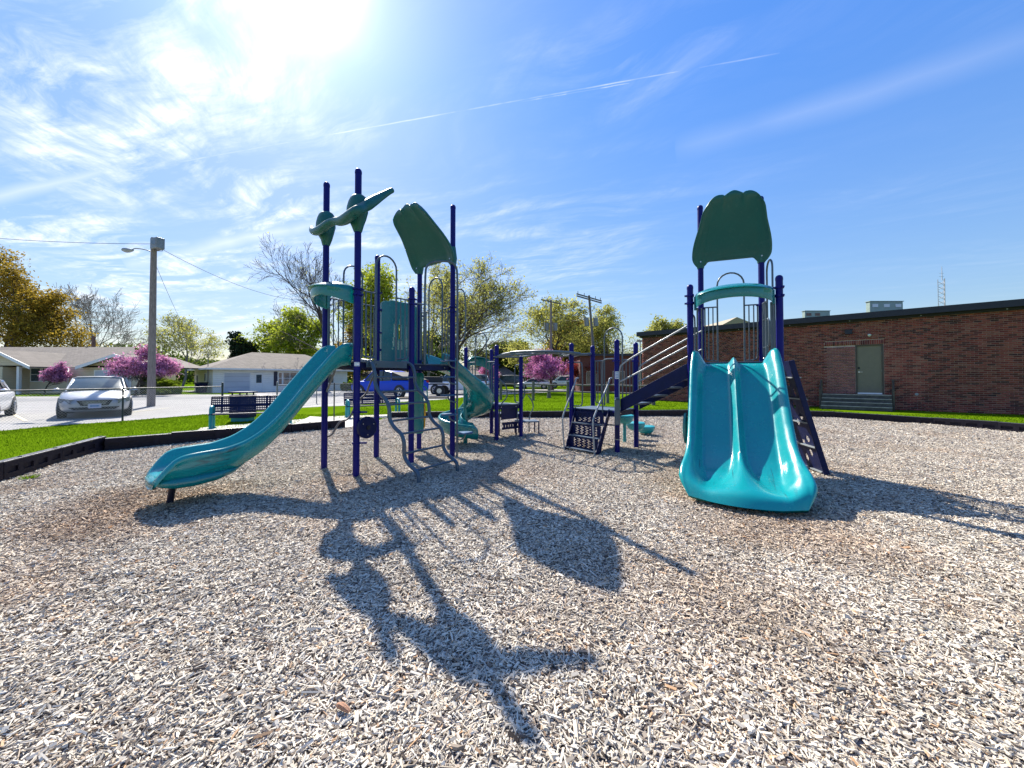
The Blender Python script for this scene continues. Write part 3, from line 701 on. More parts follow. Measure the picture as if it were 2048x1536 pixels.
# hood over a slide mouth
def hood(root, A, B, outd, z, bulge=.34, nm='slide_hood', m='teal'):
    A = Vector((A[0], A[1], 0)); B = Vector((B[0], B[1], 0)); d = (B - A).normalized(); A = A + d * .07; B = B - d * .07
    L = (B - A).length; o_ = Vector((outd[0], outd[1], 0)).normalized(); rings = []
    for k in range(21):
        a = math.pi * k / 20; s = .5 - .5 * math.cos(a); b_ = math.sin(a)
        c = A.lerp(B, s) + o_ * bulge * b_ ** .8 * (1.0) + V2(0, 0, z + .085 * b_)
        h = .115 - .03 * b_; 
        sec = [(.012, -h), (.022, -h * .3), (.018, h * .35), (.05 * b_ + .012, h * .5), (.05 * b_, h * .62), (-.02, h), (-.05 - .05 * b_, h * 1.05), (-.055 - .05 * b_, h * .85), (-.03, h * .72), (-.022, 0), (-.022, -h)]
        rings.append([c + o_ * x + V2(0, 0, zz) for x, zz in sec])
    mb = MB(); mb.loft(rings); ob = mb.build(nm, M[m], root, True, angle=60)
    # crescent cap closing the top
    mb = MB(); rin = []
    for k in range(21):
        a = math.pi * k / 20; s = .5 - .5 * math.cos(a); b_ = math.sin(a)
        p_out = A.lerp(B, s) + o_ * (bulge * b_ ** .8 - .03) + V2(0, 0, z + .085 * b_ + .085)
        p_in = A.lerp(B, s) + o_ * (bulge * .35 * b_ ** .8 - .05) + V2(0, 0, z + .095 + .11 * b_)
        rin.append([p_out, p_out.lerp(p_in, .5) + V2(0, 0, .03 * b_), p_in, p_in - V2(0, 0, .012), p_out.lerp(p_in, .5) + V2(0, 0, .03 * b_ - .014), p_out - V2(0, 0, .012)])
    mb.loft(rin); mb.build('hood_cap', M[m], ob, True, angle=60)
    for q in (A, B): MB().box(q + V2(0, 0, z), (.03, .05, .21), math.atan2(d.y, d.x)).build('hood_bracket', M[m], ob, False, .006)
    return ob
hood(tower, P1, P2, drs, 2.57, .36)
for f in (.1, .9): # grab rails flanking the slide mouth
    q = Vector((*P1, 0)).lerp(Vector((*P2, 0)), f)
    o = MB().tube([q + V2(0, 0, ZD), q + V2(0, 0, 2.47)], .012, 8).build('grab_rail', M['bluegrey'], tower, True)
# spyglass topper wrapped round the two tall posts
e1b = (Vector((*P2, 0)) - Vector((*P1, 0))).normalized(); nb = Vector((-e1b.y, e1b.x, 0)) * -1
def blob(c, rads, zs, m, root, nm, off=0):
    rings = []
    for z, r, ox in zip(zs, rads, off if off else [0] * len(zs)):
        rings.append([Vector((c[0], c[1], z)) + e1b * (math.cos(a) * r + ox) + nb * math.sin(a) * r * .8 for a in (2 * math.pi * k / 14 for k in range(14))])
    mb = MB(); mb.loft(rings); return mb.build(nm, M[m], root, True, angle=70)
spy = None
for P, z0, sgn in ((P1, 3.71, -1), (P2, 3.72, 1)):
    o = blob(P, [.056, .066, .095, .140, .168, .165, .150, .130, .10, .05], [z0 - .26, z0 - .25, z0 - .17, z0 - .07, z0 + .03, z0 + .10, z0 + .17, z0 + .22, z0 + .25, z0 + .26], 'green', tower, 'topper_socket', [0, 0, .01 * -sgn, -.02, -.02, -.02, -.01, 0, 0, 0])
pts = []
def onplane(u, v, P, dv):
    d_ = raydir(u, v); a_ = np.array([[dv.x, -d_.x], [dv.y, -d_.y]]); s_, t_ = np.linalg.solve(a_, np.array([-P[0], -P[1]])); return s_, CAMZ + t_ * d_.z
for x_, y_, ofs, r in ((208, 655, .06, .026), (212, 682, .10, .034), (250, 690, .14, .048), (310, 660, .17, .052), (370, 608, .17, .048), (430, 585, .15, .042), (480, 590, .14, .052), (530, 570, .15, .060), (580, 530, .18, .058), (640, 488, .19, .054), (700, 458, .19, .054), (750, 430, .17, .060), (800, 395, .12, .056), (850, 365, .08, .046), (900, 335, .05, .038), (950, 305, .03, .032), (985, 290, .02, .028)):
    dv_ = e1b if x_ < 690 else Vector((.80, .60, 0)); A0 = (Vector((*P1, 0)) if x_ < 690 else Vector((*P2, 0)) + (e1b - dv_) * .02) + (nb if x_ < 690 else Vector((.60, -.80, 0))) * ofs; s_, z_ = onplane(580 + x_ / 4.8, 320 + y_ / 4.8, A0, dv_); pts.append((A0 + dv_ * s_ + V2(0, 0, z_), r * 1.25))
pp = smoothpts([p for p, r in pts], 2); rr = [r for p, r in pts]
rs = list(np.interp(np.linspace(0, 1, len(pp)), np.linspace(0, 1, len(rr)), rr))
MB().tube(pp, rs, 14).build('spyglass', M['green'], tower, True, angle=179)
# roof shield between P5 and P6 (and on the right tower)
def roof_shield(root, A, B, ind, z0=3.50, z1=4.30, name='roof_panel', reach=.62, m='green'):
    A = Vector((A[0], A[1], 0)); B = Vector((B[0], B[1], 0)); d = (B - A); L = d.length; d.normalize(); i_ = Vector((ind[0], ind[1], 0)).normalized()
    NU, NV = 40, 22; front = []; up = V2(0, 0, 1)
    def surf(u, v, off=0):
        s = u * 2 - 1
        half = L / 2 + .115 + .05 * math.sin(math.pi * min(1, v * 1.5)) * (1 - v) - .17 * v ** 1.6
        rc = 1 - (max(0, v - .86) / .14) ** 2 * .10 - (max(0, .16 - v) / .16) ** 2 * .12
        x = s * half * rc
        cr = min(abs(abs(s) - .36) / .16, 1); cr = cr * cr * (3 - 2 * cr); lob = .022 * cr * v ** 12
        edge = .045 * (abs(s) ** 8) * (1 - v * .6)
        sc_ = abs(math.cos((s / .36) * math.pi / 2)) if abs(s) < .36 else abs(math.sin((abs(s) - .36) / .64 * math.pi)) ** .6
        zz = z0 + (z1 - z0) * v + .06 * v ** 9 * sc_ - .10 * v * v * s * s - .07 * (1 - v) ** 3 * (1 if abs(s) > .68 else 0) * min(1, (abs(s) - .68) / .1 if abs(s) > .68 else 0) + .02 * s * 0
        inn = .02 + reach * (v ** 1.25) - lob * .9 - .02 * math.sin(math.pi * v)
        nrm = (i_ * (z1 - z0) - up * reach).normalized()
        return (A + B) / 2 + d * x + i_ * inn + up * zz + nrm * off + nrm * edge
    mb = MB(); idx = {}
    for k, off in ((0, .018), (1, -.018)):
        for a in range(NU + 1):
            for b in range(NV + 1):
                rim = min(a, NU - a, b, NV - b); o2 = off * (1.0 if rim > 0 else .35) * (1.6 if rim == 1 else 1)
                idx[(k, a, b)] = len(mb.v); mb.v.append(tuple(surf(a / NU, b / NV, o2)))
    for k in (0, 1):
        for a in range(NU):
            for b in range(NV):
                q = (idx[(k, a, b)], idx[(k, a + 1, b)], idx[(k, a + 1, b + 1)], idx[(k, a, b + 1)]); mb.f.append(q if k == 0 else q[::-1])
    for a in range(NU):
        mb.f.append((idx[(0, a, 0)], idx[(1, a, 0)], idx[(1, a + 1, 0)], idx[(0, a + 1, 0)])); mb.f.append((idx[(0, a, NV)], idx[(0, a + 1, NV)], idx[(1, a + 1, NV)], idx[(1, a, NV)]))
    for b in range(NV):
        mb.f.append((idx[(0, 0, b)], idx[(0, 0, b + 1)], idx[(1, 0, b + 1)], idx[(1, 0, b)])); mb.f.append((idx[(0, NU, b)], idx[(1, NU, b)], idx[(1, NU, b + 1)], idx[(0, NU, b + 1)]))
    ob = mb.build(name, M[m], root, True, angle=80)
    for q in (A, B):
        c = q + i_ * .0
        MB().tube([c + V2(0, 0, z0 - .10), c + V2(0, 0, z0 + .02), c + V2(0, 0, z0 + .22)], [.055, .075, .05], 14).build('roof_socket', M[m], ob, True)
        MB().disc(c + i_ * .075 + V2(0, 0, z0 + .0), i_, .012, .01, 8).build('bolt', M['bolt'], ob)
    return ob
roof_shield(tower, P5, P6, (-.61, -.79), 3.50, 4.33, reach=.66)
# slotted bongo panel on P3-P5
A = Vector((*P3, 0)); B = Vector((*P5, 0)); d = (B - A); L = d.length - .14; d.normalize(); n_ = Vector((d.y, -d.x, 0))
def slot(a, b):
    top = .93 + .07 * (1 - (2 * a - 1) ** 2) ** .5
    if b > top: return False
    for k, cxx in enumerate((.30, .44, .56, .70)):
        bend = cxx + .05 * math.sin((b - .2) * 3.0) * (1 if cxx < .5 else -1)
        if abs(a - bend) < .022 and .22 < b < (.62 + .1 * (k in (1, 2))): return False
    return True
mb = MB(); holey(mb, A + d * .07 + V2(0, 0, ZD + .03), d, (0, 0, 1), n_, L, 1.12, 44, 46, slot, .05)
mb.build('slotted_panel', M['teal'], tower, False)
for z in (1.9, 2.6): MB().beam(A + d * .03 + V2(0, 0, z), A + d * .10 + V2(0, 0, z), .03, .04).build('panel_bracket', M['post'], tower)
# entrance arch with ground pole and stepping discs
e1n = Vector((.79, -.61, 0)); A = Vector((*P4, 0)); B = Vector((*P6, 0)); dd = (B - A).normalized()
lg = A + dd * .22 + e1n * .03; rg = B + e1n * .14 + dd * -.02
pts = [lg + V2(0, 0, ZD - .02), lg + V2(0, 0, 3.15), lg.lerp(rg, .06) + V2(0, 0, 3.28), lg.lerp(rg, .25) + V2(0, 0, 3.36), lg.lerp(rg, .75) + V2(0, 0, 3.42), lg.lerp(rg, .95) + V2(0, 0, 3.36), rg + V2(0, 0, 3.22), rg + V2(0, 0, 2.6), rg + V2(0, 0, -.05)]
arch = MB().tube(smoothpts(pts, 2), .0185, 12).build('entry_arch', M['grey'], tower, True)
q = A + dd * .06; q2 = lg
MB().tube([q + V2(0, 0, 2.62), q2 + V2(0, 0, 2.62)], .012, 8).build('bar', M['bluegrey'], arch, True)
for k in (.1, .16): MB().tube([A + dd * k + V2(0, 0, ZD + .05), A + dd * k + V2(0, 0, 2.62)], .010, 8).build('bar', M['bluegrey'], arch, True)
q = rg + dd * .18
MB().tube(smoothpts([rg + V2(0, 0, 2.95), rg + dd * .1 + V2(0, 0, 2.97), q + V2(0, 0, 2.88), q + V2(0, 0, 2.15), rg + dd * .1 + V2(0, 0, 2.05), rg + V2(0, 0, 2.06)], 2), .012, 8).build('hand_loop', M['grey'], arch, True)
for z, a in ((1.70, 205), (1.425, 190), (1.115, 195), (.79, 222), (.47, -18)):
    dv = Vector((math.cos(R(a)), math.sin(R(a)), 0)); c = rg + dv * .155
    st = MB().disc(c + V2(0, 0, z), (0, 0, 1), .135, .022, 28).build('stepping_disc', M['disc'], tower, True, .004)
    MB().tube(smoothpts([c + V2(0, 0, z - .01), c + V2(0, 0, z - .06), c - dv * .06 + V2(0, 0, z - .115), rg + V2(0, 0, z - .125)], 2), .014, 8).build('disc_bracket', M['grey'], st, True)
# curved climbing bar below the deck between P1 and P3
A = Vector((*P3, 0)); B = Vector((*P1, 0)); ou = Vector((-.79, .61, 0))
bar = [(.0, 1.44, 0), (.06, 1.47, .1), (.18, 1.45, .16), (.26, 1.28, .14), (.30, 1.15, .12), (.42, 1.08, .14), (.52, .96, .12), (.56, .82, .08), (.66, .74, .10), (.78, .74, .1), (.86, .62, .08), (.90, .52, .05), (1.0, .50, 0)]
MB().tube(smoothpts([A.lerp(B, s) + ou * (-o2) + V2(0, 0, z) for s, z, o2 in bar], 2), .0165, 10).build('climbing_bar', mat('brown_grey_coat', (.17, .15, .15), .4), tower, True)
# steering disc on P2
e2u = Vector((.61, .79, 0)); c = Vector((*P2, .70)) + e2u * .0 + Vector((.79, -.61, 0)) * .0
c = Vector((*P2, 0)) + Vector((.11, .05, .70)); ax = Vector((.94, -.15, 0)).normalized()
ax = Vector((.85, -.52, 0)).normalized(); c = Vector((*P2, .715)) + ax.cross(V2(0, 0, 1)) * 0 + Vector((.14, .02, 0))
wh = MB().disc(c, ax, .152, .05, 32).build('activity_wheel', M['navy'], tower, True, .006)
MB().disc(c + ax * .03, ax, .03, .02, 16).build('wheel_hub', M['black'], wh, True)
for k in range(3):
    a = 2.1 * k + .6; u2 = ax.cross(V2(0, 0, 1)).normalized()
    MB().disc(c + ax * .028 + u2 * .1 * math.cos(a) + V2(0, 0, .1 * math.sin(a)), ax, .008, .008, 8).build('bolt', M['bolt'], wh)
for z in (.93, .50):
    MB().tube([(P2[0], P2[1], z - .014), (P2[0], P2[1], z + .014)], PR + .012, 14).build('clamp', M['post'], tower, True)
    MB().beam((P2[0], P2[1], z), (c.x, c.y, z), .02, .025).build('wheel_bracket', M['post'], wh)
# talk column under the upper deck
A = Vector((*P5, 0)); cpt = A + Vector((.02, -.32, 0)); wv = Vector((1, .1, 0)).normalized(); dv = Vector((-.1, 1, 0)).normalized(); rings = []
for z, hw, hd in ((.40, .125, .04), (.44, .14, .05), (.8, .145, .055), (1.18, .13, .055), (1.24, .115, .05), (1.30, .13, .055), (1.46, .145, .06), (1.50, .12, .05)):
    rings.append([cpt + wv * hw * (abs(math.cos(a)) ** .5) * (1 if math.cos(a) > 0 else -1) + dv * hd * (abs(math.sin(a)) ** .5) * (1 if math.sin(a) > 0 else -1) + V2(0, 0, z) for a in (2 * math.pi * k / 16 + .2 for k in range(16))])
tp = MB(); tp.loft(rings); tp = tp.build('play_panel', M['teal'], tower, True)
mb = MB(); mb.tube([cpt + wv * .15 + V2(0, 0, .5), cpt + wv * .158 + V2(0, 0, .75), cpt + wv * .155 + V2(0, 0, .95)], [.012, .022, .012], 8); mb.build('yellow_insert', M['yellow'], tp, True)
MB().tube(smoothpts([cpt + wv * .13 + V2(0, 0, 1.26), cpt + wv * .20 + V2(0, 0, 1.22), cpt + wv * .20 + V2(0, 0, 1.0), cpt + wv * .14 + V2(0, 0, .95)], 2), .012, 8).build('panel_handle', M['teal_tube'], tp, True)
# stickers
M['sticker'] = mat('white_sticker', (.75, .76, .75), .5, var=.03); M['print'] = mat('blue_print', (.08, .22, .45), .5)
def sticker(root, P, z, hgt, ang=.62, lines=3):
    mb = MB(); n = 8; rings = []
    a0 = math.atan2(-P[1], -P[0]); 
    f = lambda a, zz, r: (P[0] + math.cos(a0 + a) * r, P[1] + math.sin(a0 + a) * r, zz)
    vs = [f(ang * (2 * k / n - 1), zz, PR + .0015) for zz in (z - hgt / 2, z + hgt / 2) for k in range(n + 1)]
    mb.add(vs, [(k, k + 1, n + 2 + k, n + 1 + k) for k in range(n)]); s = mb.build('sticker', M['sticker'], root, True)
    mb = MB()
    for i in range(lines):
        zz = z + hgt * (.32 - .64 * i / max(1, lines - 1)); t_ = hgt * .07
        for (s0, s1) in ((-.75, -.2), (-.1, .35), (.42, .75)):
            mb.add([f(ang * s0, zz - t_, PR + .0025), f(ang * s1, zz - t_, PR + .0025), f(ang * s1, zz + t_, PR + .0025), f(ang * s0, zz + t_, PR + .0025)], [(0, 1, 2, 3)])
    mb.build('printing', M['print'], s, kind='stuff')
sticker(tower, P2, 1.60, .055, .8, 2)
# curved slide from the upper deck
cp = [(-1.42, 7.03, 1.64), (-1.32, 7.18, 1.62), (-1.16, 7.36, 1.54), (-.95, 7.46, 1.38), (-.74, 7.56, 1.14), (-.62, 7.76, .93), (-.61, 8.02, .78), (-.74, 8.28, .66), (-1.0, 8.40, .56), (-1.24, 8.28, .48), (-1.31, 8.02, .42), (-1.18, 7.78, .36), (-.98, 7.68, .31), (-.80, 7.68, .28), (-.70, 7.70, .27)]
cpp = smoothpts(cp, 2); path = []
for i, p in enumerate(cpp):
    a = cpp[max(0, i - 1)]; b = cpp[min(len(cpp) - 1, i + 1)]; t = (b - a); t.z = 0; t.normalize()
    path.append((p, Vector((-t.y, t.x, 0)), V2(0, 0, 1), i / (len(cpp) - 1)))
def sec_curve(t):
    w_ = .215 + .03 * (t > .9); h = .21 - .1 * max(0, (t - .93) / .07); return [(a, b) for a, b in sec_single(w_, h, .5)]
mb = sweep(path, 0, sec_curve); cs = mb.build('curved_slide', M['teal'], tower, True, angle=75)
MB().tube([(-.97, 8.04, -.05), (-.97, 8.04, 1.35)], .045, 14).build('slide_column', M['teal'], cs, True)
for z, a in ((1.15, -75), (1.0, -20), (.62, 60), (.45, 150), (.9, -60), (.75, 0)):
    MB().beam((-.97, 8.04, z - .1), (-.97 + .32 * math.cos(R(a)), 8.04 + .32 * math.sin(R(a)), z), .03, .05).build('slide_rib', M['teal'], cs)

# ---- right-hand linked structure
link = thing('play_course', (1.9, 7.2, 0), 'right linked play structure with twin teal slide, navy stairs, overhead track and low decks', 'play structure')
Q1 = (2.80, 6.03); Q2 = (3.82, 5.48); Q3 = (3.30, 6.70); Q4 = (4.14, 6.36)
C1 = (1.896, 6.957); C2 = (2.42, 7.52); C3 = (1.185, 7.67); C4 = (1.73, 8.25)
D1 = (-1.083, 9.035); D2 = (-.508, 9.569); D3 = (-.339, 8.451); D4 = (.208, 8.938)
post(link, Q1, 2.88, (2.70, 2.58)); post(link, Q2, 2.88, (2.70, 2.58)); post(link, Q3, 4.44, (2.62,)); post(link, Q4, 4.44, (2.62,))
post(link, C1, 2.11, (1.72, .8)); post(link, C2, 2.11, (1.74,)); post(link, C3, 2.11, (1.72, 1.9, .8)); post(link, C4, 2.11, (1.9,))
post(link, D1, 2.14, (1.78,)); post(link, D2, 2.14, (1.78,)); post(link, D3, 2.14, (1.9, 1.7)); post(link, D4, 1.93, (1.78,))
deck(link, [Q1, Q2, Q4, Q3], ZD); deck(link, [C1, C2, C4, C3], .82); deck(link, [D1, D3, D4, D2], .82)
roof_shield(link, Q3, Q4, (-.42, -.90), 3.42, 4.24, reach=.72)
barrier(link, Q3, Q4, ZD, 1.55, .98, .40, m='grey'); barrier(link, Q2, Q4, ZD, 1.58, .98, .30, m='grey')
barrier(link, C2, C4, .82, 1.62, .95, .42, m='grey'); barrier(link, D1, D3, .82, 1.62, .95, .34, m='grey')
def side_loop(root, A, B, f0, f1, z0, z1, r=.0135, m='grey'):
    A = Vector((*A, 0)); B = Vector((*B, 0)); a = A.lerp(B, f0); b = A.lerp(B, f1)
    return MB().tube(smoothpts([a + V2(0, 0, z1), b.lerp(a, .2) + V2(0, 0, z1), b + V2(0, 0, z1 - .06), b + V2(0, 0, z0 + .06), b.lerp(a, .2) + V2(0, 0, z0), a + V2(0, 0, z0)], 2), r, 8).build('hand_loop', M[m], root, True)
side_loop(link, C3, C1, .06, .26, .86, 1.72); side_loop(link, C1, C3, .06, .30, .55, 1.76)
side_loop(link, Q1, Q3, .08, .4, 1.78, 2.42); side_loop(link, Q2, Q4, .9, .55, 1.9, 2.35)
side_loop(link, D4, D2, .05, .2, .84, 1.72); side_loop(link, D3, D1, .04, .16, .84, 1.72)
# vertical grab rails at the twin slide mouth
for P, o_ in ((Q1, 1), (Q2, -1)):
    q = Vector((*P, 0)) + Vector((.88, -.475, 0)) * .10 * o_
    MB().tube([q + V2(0, 0, ZD), q + V2(0, 0, 2.5)], .013, 8).build('grab_rail', M['grey'], link, True)
    q2 = Vector((*P, 0)) + Vector((.88, -.475, 0)) * .16 * o_ + Vector((.47, .88, 0)) * .03
    MB().tube([q2 + V2(0, 0, ZD), q2 + V2(0, 0, 2.5)], .010, 8).build('grab_rail', M['grey'], link, True)
hood(link, Q1, Q2, (-.475, -.88), 2.57, .30)
# twin slide
prof2 = [(-.03, 1.63), (.06, 1.62), (.16, 1.55), (.40, 1.27), (.70, .90), (.95, .62), (1.15, .43), (1.35, .30), (1.55, .225), (1.72, .20), (1.84, .20), (1.90, .185), (1.95, .13), (1.965, .09)]
wall2 = [(-.03, .18), (.05, .22), (.3, .22), (.9, .21), (1.2, .20), (1.45, .20), (1.62, .18), (1.74, .13), (1.83, .07), (1.90, .025), (1.97, .01)]
wid2 = [(-.03, .485), (.3, .515), (1.2, .525), (1.42, .545), (1.60, .575), (1.75, .59), (1.86, .585), (1.93, .56), (1.965, .53)]
mid2 = [(-.03, .05), (.03, .10), (.2, .15), (.9, .15), (1.3, .15), (1.55, .145), (1.68, .115), (1.80, .055), (1.92, .01), (1.97, .0)]
mw2 = [(0, .05), (1.2, .055), (1.45, .10), (1.65, .17), (1.85, .24), (1.97, .25)]
def sec_twin(w_, h, t):
    hm = interp(mid2, t); mw = interp(mw2, t); inner = []
    n = 40; wl = .13 + .10 * max(0, min(1, (t - 1.25) / .4))
    for k in range(n + 1):
        s = -1 + 2 * k / n; x = s * w_; dw = w_ - abs(x)
        f = max(0, 1 - dw / wl); f = f * f * (3 - 2 * f) if f < 1 else 1
        g_ = max(0, 1 - abs(x) / (mw * 1.6)); g_ = g_ * g_ * (3 - 2 * g_)
        z = h * f ** .85 + hm * g_
        inner.append((x, z))
    ef = min(1, max(.12, (1.99 - t) / .22)); o_ = [(w_ + .02 * ef, h + .012 * ef), (w_ + .05 * ef, h + .004), (w_ + .062 * ef, h - .03 * ef), (w_ + .055 * ef, h - .07 * ef), (w_ + .02 * ef, (h * .35 - .02) * ef), (w_ * .96, -.04 * ef - .005), (w_ * .80, -.065 * ef - .005)]
    return inner + o_ + [(-x, z) for x, z in o_[::-1]]
ts = straight_slide(link, (3.31, 5.755), (-.456, -.89), prof2, wall2, wid2, sec_twin, 'double_slide', M['tealslide'], 90, -.03, 1.965, FWD=.16)
dr2 = Vector((-.456, -.89, 0)).normalized(); la2 = Vector((-dr2.y, dr2.x, 0)); rings = []
for z, k in ((.0, .94), (.03, .97), (.10, 1.0), (.17, 1.02)):
    ring = []
    for a in range(24):
        an = 2 * math.pi * a / 24; ca_, sa = math.cos(an), math.sin(an)
        ring.append(Vector((3.31, 5.755, z)) + dr2 * (1.60 + .29 * k * (abs(ca_) ** .5) * (1 if ca_ > 0 else -1)) + la2 * .50 * k * (abs(sa) ** .45) * (1 if sa > 0 else -1))
    rings.append(ring)
mb = MB(); mb.loft(rings); mb.build('slide_foot', M['teal'], ts, True, angle=60)
for ob_, c0, dv, lv, hw in ((sl, Vector((SP[0], SP[1], 0)), drs, las, .315), (ts, Vector((3.31, 5.755, 0)), dr2, la2, .565)):
    for s_ in (-1, 1):
        for t_, z_ in ((.02, 1.86 if hw < .4 else 1.78), (.03, 1.72 if hw < .4 else 1.66)): MB().disc(c0 + dv * t_ + lv * s_ * hw + V2(0, 0, z_), lv, .011, .02, 8).build('bolt', M['bolt'], ob_)
# incline steps from the low deck up to the right deck
sdir = (Vector((*Q1, 0)) - Vector((*C1, 0))).normalized()
stair = None
for i, (a, b) in enumerate(((C1, Q1), (C2, Q3))):
    a = Vector((*a, 0)) + sdir * .07; b = Vector((*b, 0)) - sdir * .05
    if i == 1: a = Vector((*C2, 0)) + sdir * .07; b = a + (Vector((*Q1, 0)) - Vector((*C1, 0))) - sdir * .12
    mb = MB(); n = Vector((-sdir.y, sdir.x, 0)) * .012
    vs = []
    for (p, z0, z1) in ((a, .80, 1.03), (b, 1.40, 1.64)):
        vs += [p - n + V2(0, 0, z0), p + n + V2(0, 0, z0), p + n + V2(0, 0, z1), p - n + V2(0, 0, z1)]
    mb.add(vs, [(0, 1, 2, 3), (4, 7, 6, 5), (0, 4, 5, 1), (1, 5, 6, 2), (2, 6, 7, 3), (3, 7, 4, 0)])
    sgr = mb.build('stair_stringer', M['navy'], link, False, .004)
    for h0, h1 in ((.68, .68), (.36, .36)):
        pa = a + V2(0, 0, .98 + h0 + .04); pb = b + V2(0, 0, 1.55 + h1)
        st_ = a + V2(0, 0, .98 + h0 - .04)
        pts = [a - sdir * .03 + V2(0, 0, 1.00 if h0 > .5 else .98 + h0), a - sdir * .03 + V2(0, 0, .98 + h0 - .10)] if h0 > .5 else [a - sdir * .03 + V2(0, 0, .98 + h0)]
        pts += [a + sdir * .04 + V2(0, 0, 1.0 + h0), pb]
        MB().tube(smoothpts(pts, 2), .0145, 10).build('handrail', M['lgrey'], link, True)
ca1 = Vector((*C1, 0)) + sdir * .07; wv = (Vector((*C2, 0)) - Vector((*C1, 0)))
for k in range(4):
    f = (k + .6) / 4.4; c = ca1 + sdir * (1.28 - .12) * f + wv / 2; z = .86 + .78 * f * .82
    MB().box(c + V2(0, 0, z), (.27, wv.length - .06, .03), math.atan2(sdir.y, sdir.x)).build('tread', M['deck'], link, False, .003)
# navy stairs up to the low deck from the front
fl = Vector((1.005, 7.30, 0)); fr = Vector((1.46, 6.76, 0)); bl = Vector((1.25, 7.60, 0)); br_ = Vector((1.78, 7.07, 0))
for a, b in ((fl, bl), (fr, br_)):
    mb = MB(); n = (fr - fl).normalized() * .010; vs = []
    bb = b + (a - b) * .0
    poly = [(a, .02), (a, .11), (a.lerp(b, .1), .16), (b, .84), (b, .70), (a.lerp(b, .55), .30), (a.lerp(b, .28), .02)]
    k = len(poly); vs = [p - n + V2(0, 0, z) for p, z in poly] + [p + n + V2(0, 0, z) for p, z in poly]
    mb.add(vs, [tuple(range(k))[::-1], tuple(range(k, 2 * k))] + [(i, (i + 1) % k, k + (i + 1) % k, k + i) for i in range(k)])
    mb.build('stair_stringer', M['navy'], link)
su = (fr - fl).normalized(); sw = (fr - fl).length
for k, z in enumerate((.10, .32, .55)):
    f = (z - .05) / .77; a = fl.lerp(bl, f) + su * .012
    dpt = (bl - fl).normalized()
    tr_ = MB(); tr_.box(a + su * (sw / 2 - .012) + dpt * .05 + V2(0, 0, z), (sw - .03, .14, .02), math.atan2(su.y, su.x)); tr_.build('tread', M['deck'], link, False, .003)
    mb = MB(); holey(mb, a + dpt * .11 + V2(0, 0, z + .012), su, (0, 0, 1), dpt, sw - .03, .205, 48, 18, (lambda p, q: not ((math.sin(p * 48 * .785 + (1.57 if int(q * 9) % 2 else 0)) > .1) and .12 < q < .88 and .12 < p < .88 and math.sin(q * 9 * 6.283) > -.3)), .006)
    mb.build('riser', M['navy'], link)
for a, b, base, s_ in ((gr(1119.6, 905), C3, fl, -1), (gr(1179, 917), C1, fr, 1)):
    top = (bl if s_ < 0 else br_); o3 = (fl - bl).normalized()
    pts = [base + o3 * .03 + V2(0, 0, .05), base + o3 * .10 + V2(0, 0, .62), base + o3 * .06 + V2(0, 0, .74), top + V2(0, 0, 1.32), top - o3 * .02 + V2(0, 0, 1.40), top - o3 * .12 + V2(0, 0, 1.41)]
    MB().tube(smoothpts(pts, 2), .0155, 10).build('handrail', M['lgrey'], link, True)
# grey turning box on C1 and sticker
b_ = MB(); c = Vector((*C1, 0)) + Vector((-.02, -.085, 0)); b_.box(c + V2(0, 0, .80), (.095, .07, .46), -.2); b_.dome(c + V2(0, 0, 1.03), .047, .8, 12, 4); b_.build('transfer_grip', M['bluegrey'], link, True, .01)
MB().box(c + V2(0, 0.03, .42), (.05, .05, .2), -.2).build('grip_tab', M['navy'], link)
sticker(link, C1, 1.46, .13, .8, 4)
MB().tube([(C1[0], C1[1], .3), (C1[0], C1[1], .318)], PR + .006, 14).build('clamp', M['lgrey'], link, True)
# overhead curved track from D3 to C3
ov = [(D3[0], D3[1]), (-.1, 8.3), (.15, 8.25), (.45, 8.0), (.75, 7.7), (1.0, 7.6), (C3[0], C3[1])]
ctr = smoothpts([Vector((x, y, 0)) for x, y in ov], 2)
rails = []
for s_ in (-1, 1):
    L = []
    for i, p in enumerate(ctr):
        f = i / (len(ctr) - 1); a = ctr[max(0, i - 1)]; b = ctr[min(len(ctr) - 1, i + 1)]; t = (b - a).normalized(); n = Vector((-t.y, t.x, 0))
        hw = .03 + .30 * min(1, max(0, (f - .12) / .2)) * min(1, 1)
        z = 1.87 + .07 * math.sin(math.pi * min(1, f * 1.1)); L.append(p + n * s_ * hw + V2(0, 0, z))
    rails.append(L); MB().tube(L, .030 if s_ < 0 else .024, 10).build('overhead_rail', M['grey'], link, True)
for i in range(5, len(ctr) - 1, 3):
    MB().tube([rails[0][i], rails[1][i]], .015, 8).build('overhead_rung', M['grey'], link, True)
MB().tube([rails[1][-1], Vector((C4[0], C4[1], 1.93))], .026, 10).build('overhead_rail', M['grey'], link, True)
MB().tube([rails[0][0], Vector((D4[0], D4[1], 1.90)), rails[1][14]], .02, 10).build('overhead_rail', M['grey'], link, True)
hood(link, D1, D2, (-.68, .73), 1.72, .20)
# little slide leaving the far low deck
pts = [(-.80, 9.30, .80), (-.95, 9.46, .72), (-1.2, 9.75, .45), (-1.4, 9.97, .27), (-1.6, 10.2, .22)]
cpp = smoothpts(pts, 2); path = []
for i, p in enumerate(cpp):
    a = cpp[max(0, i - 1)]; b = cpp[min(len(cpp) - 1, i + 1)]; t = (b - a); t.z = 0; t.normalize(); path.append((p, Vector((-t.y, t.x, 0)), V2(0, 0, 1), i / (len(cpp) - 1)))
sweep(path, 0, lambda t: sec_single(.2, .17, .5)).build('short_slide', M['teal'], link, True, angle=75)
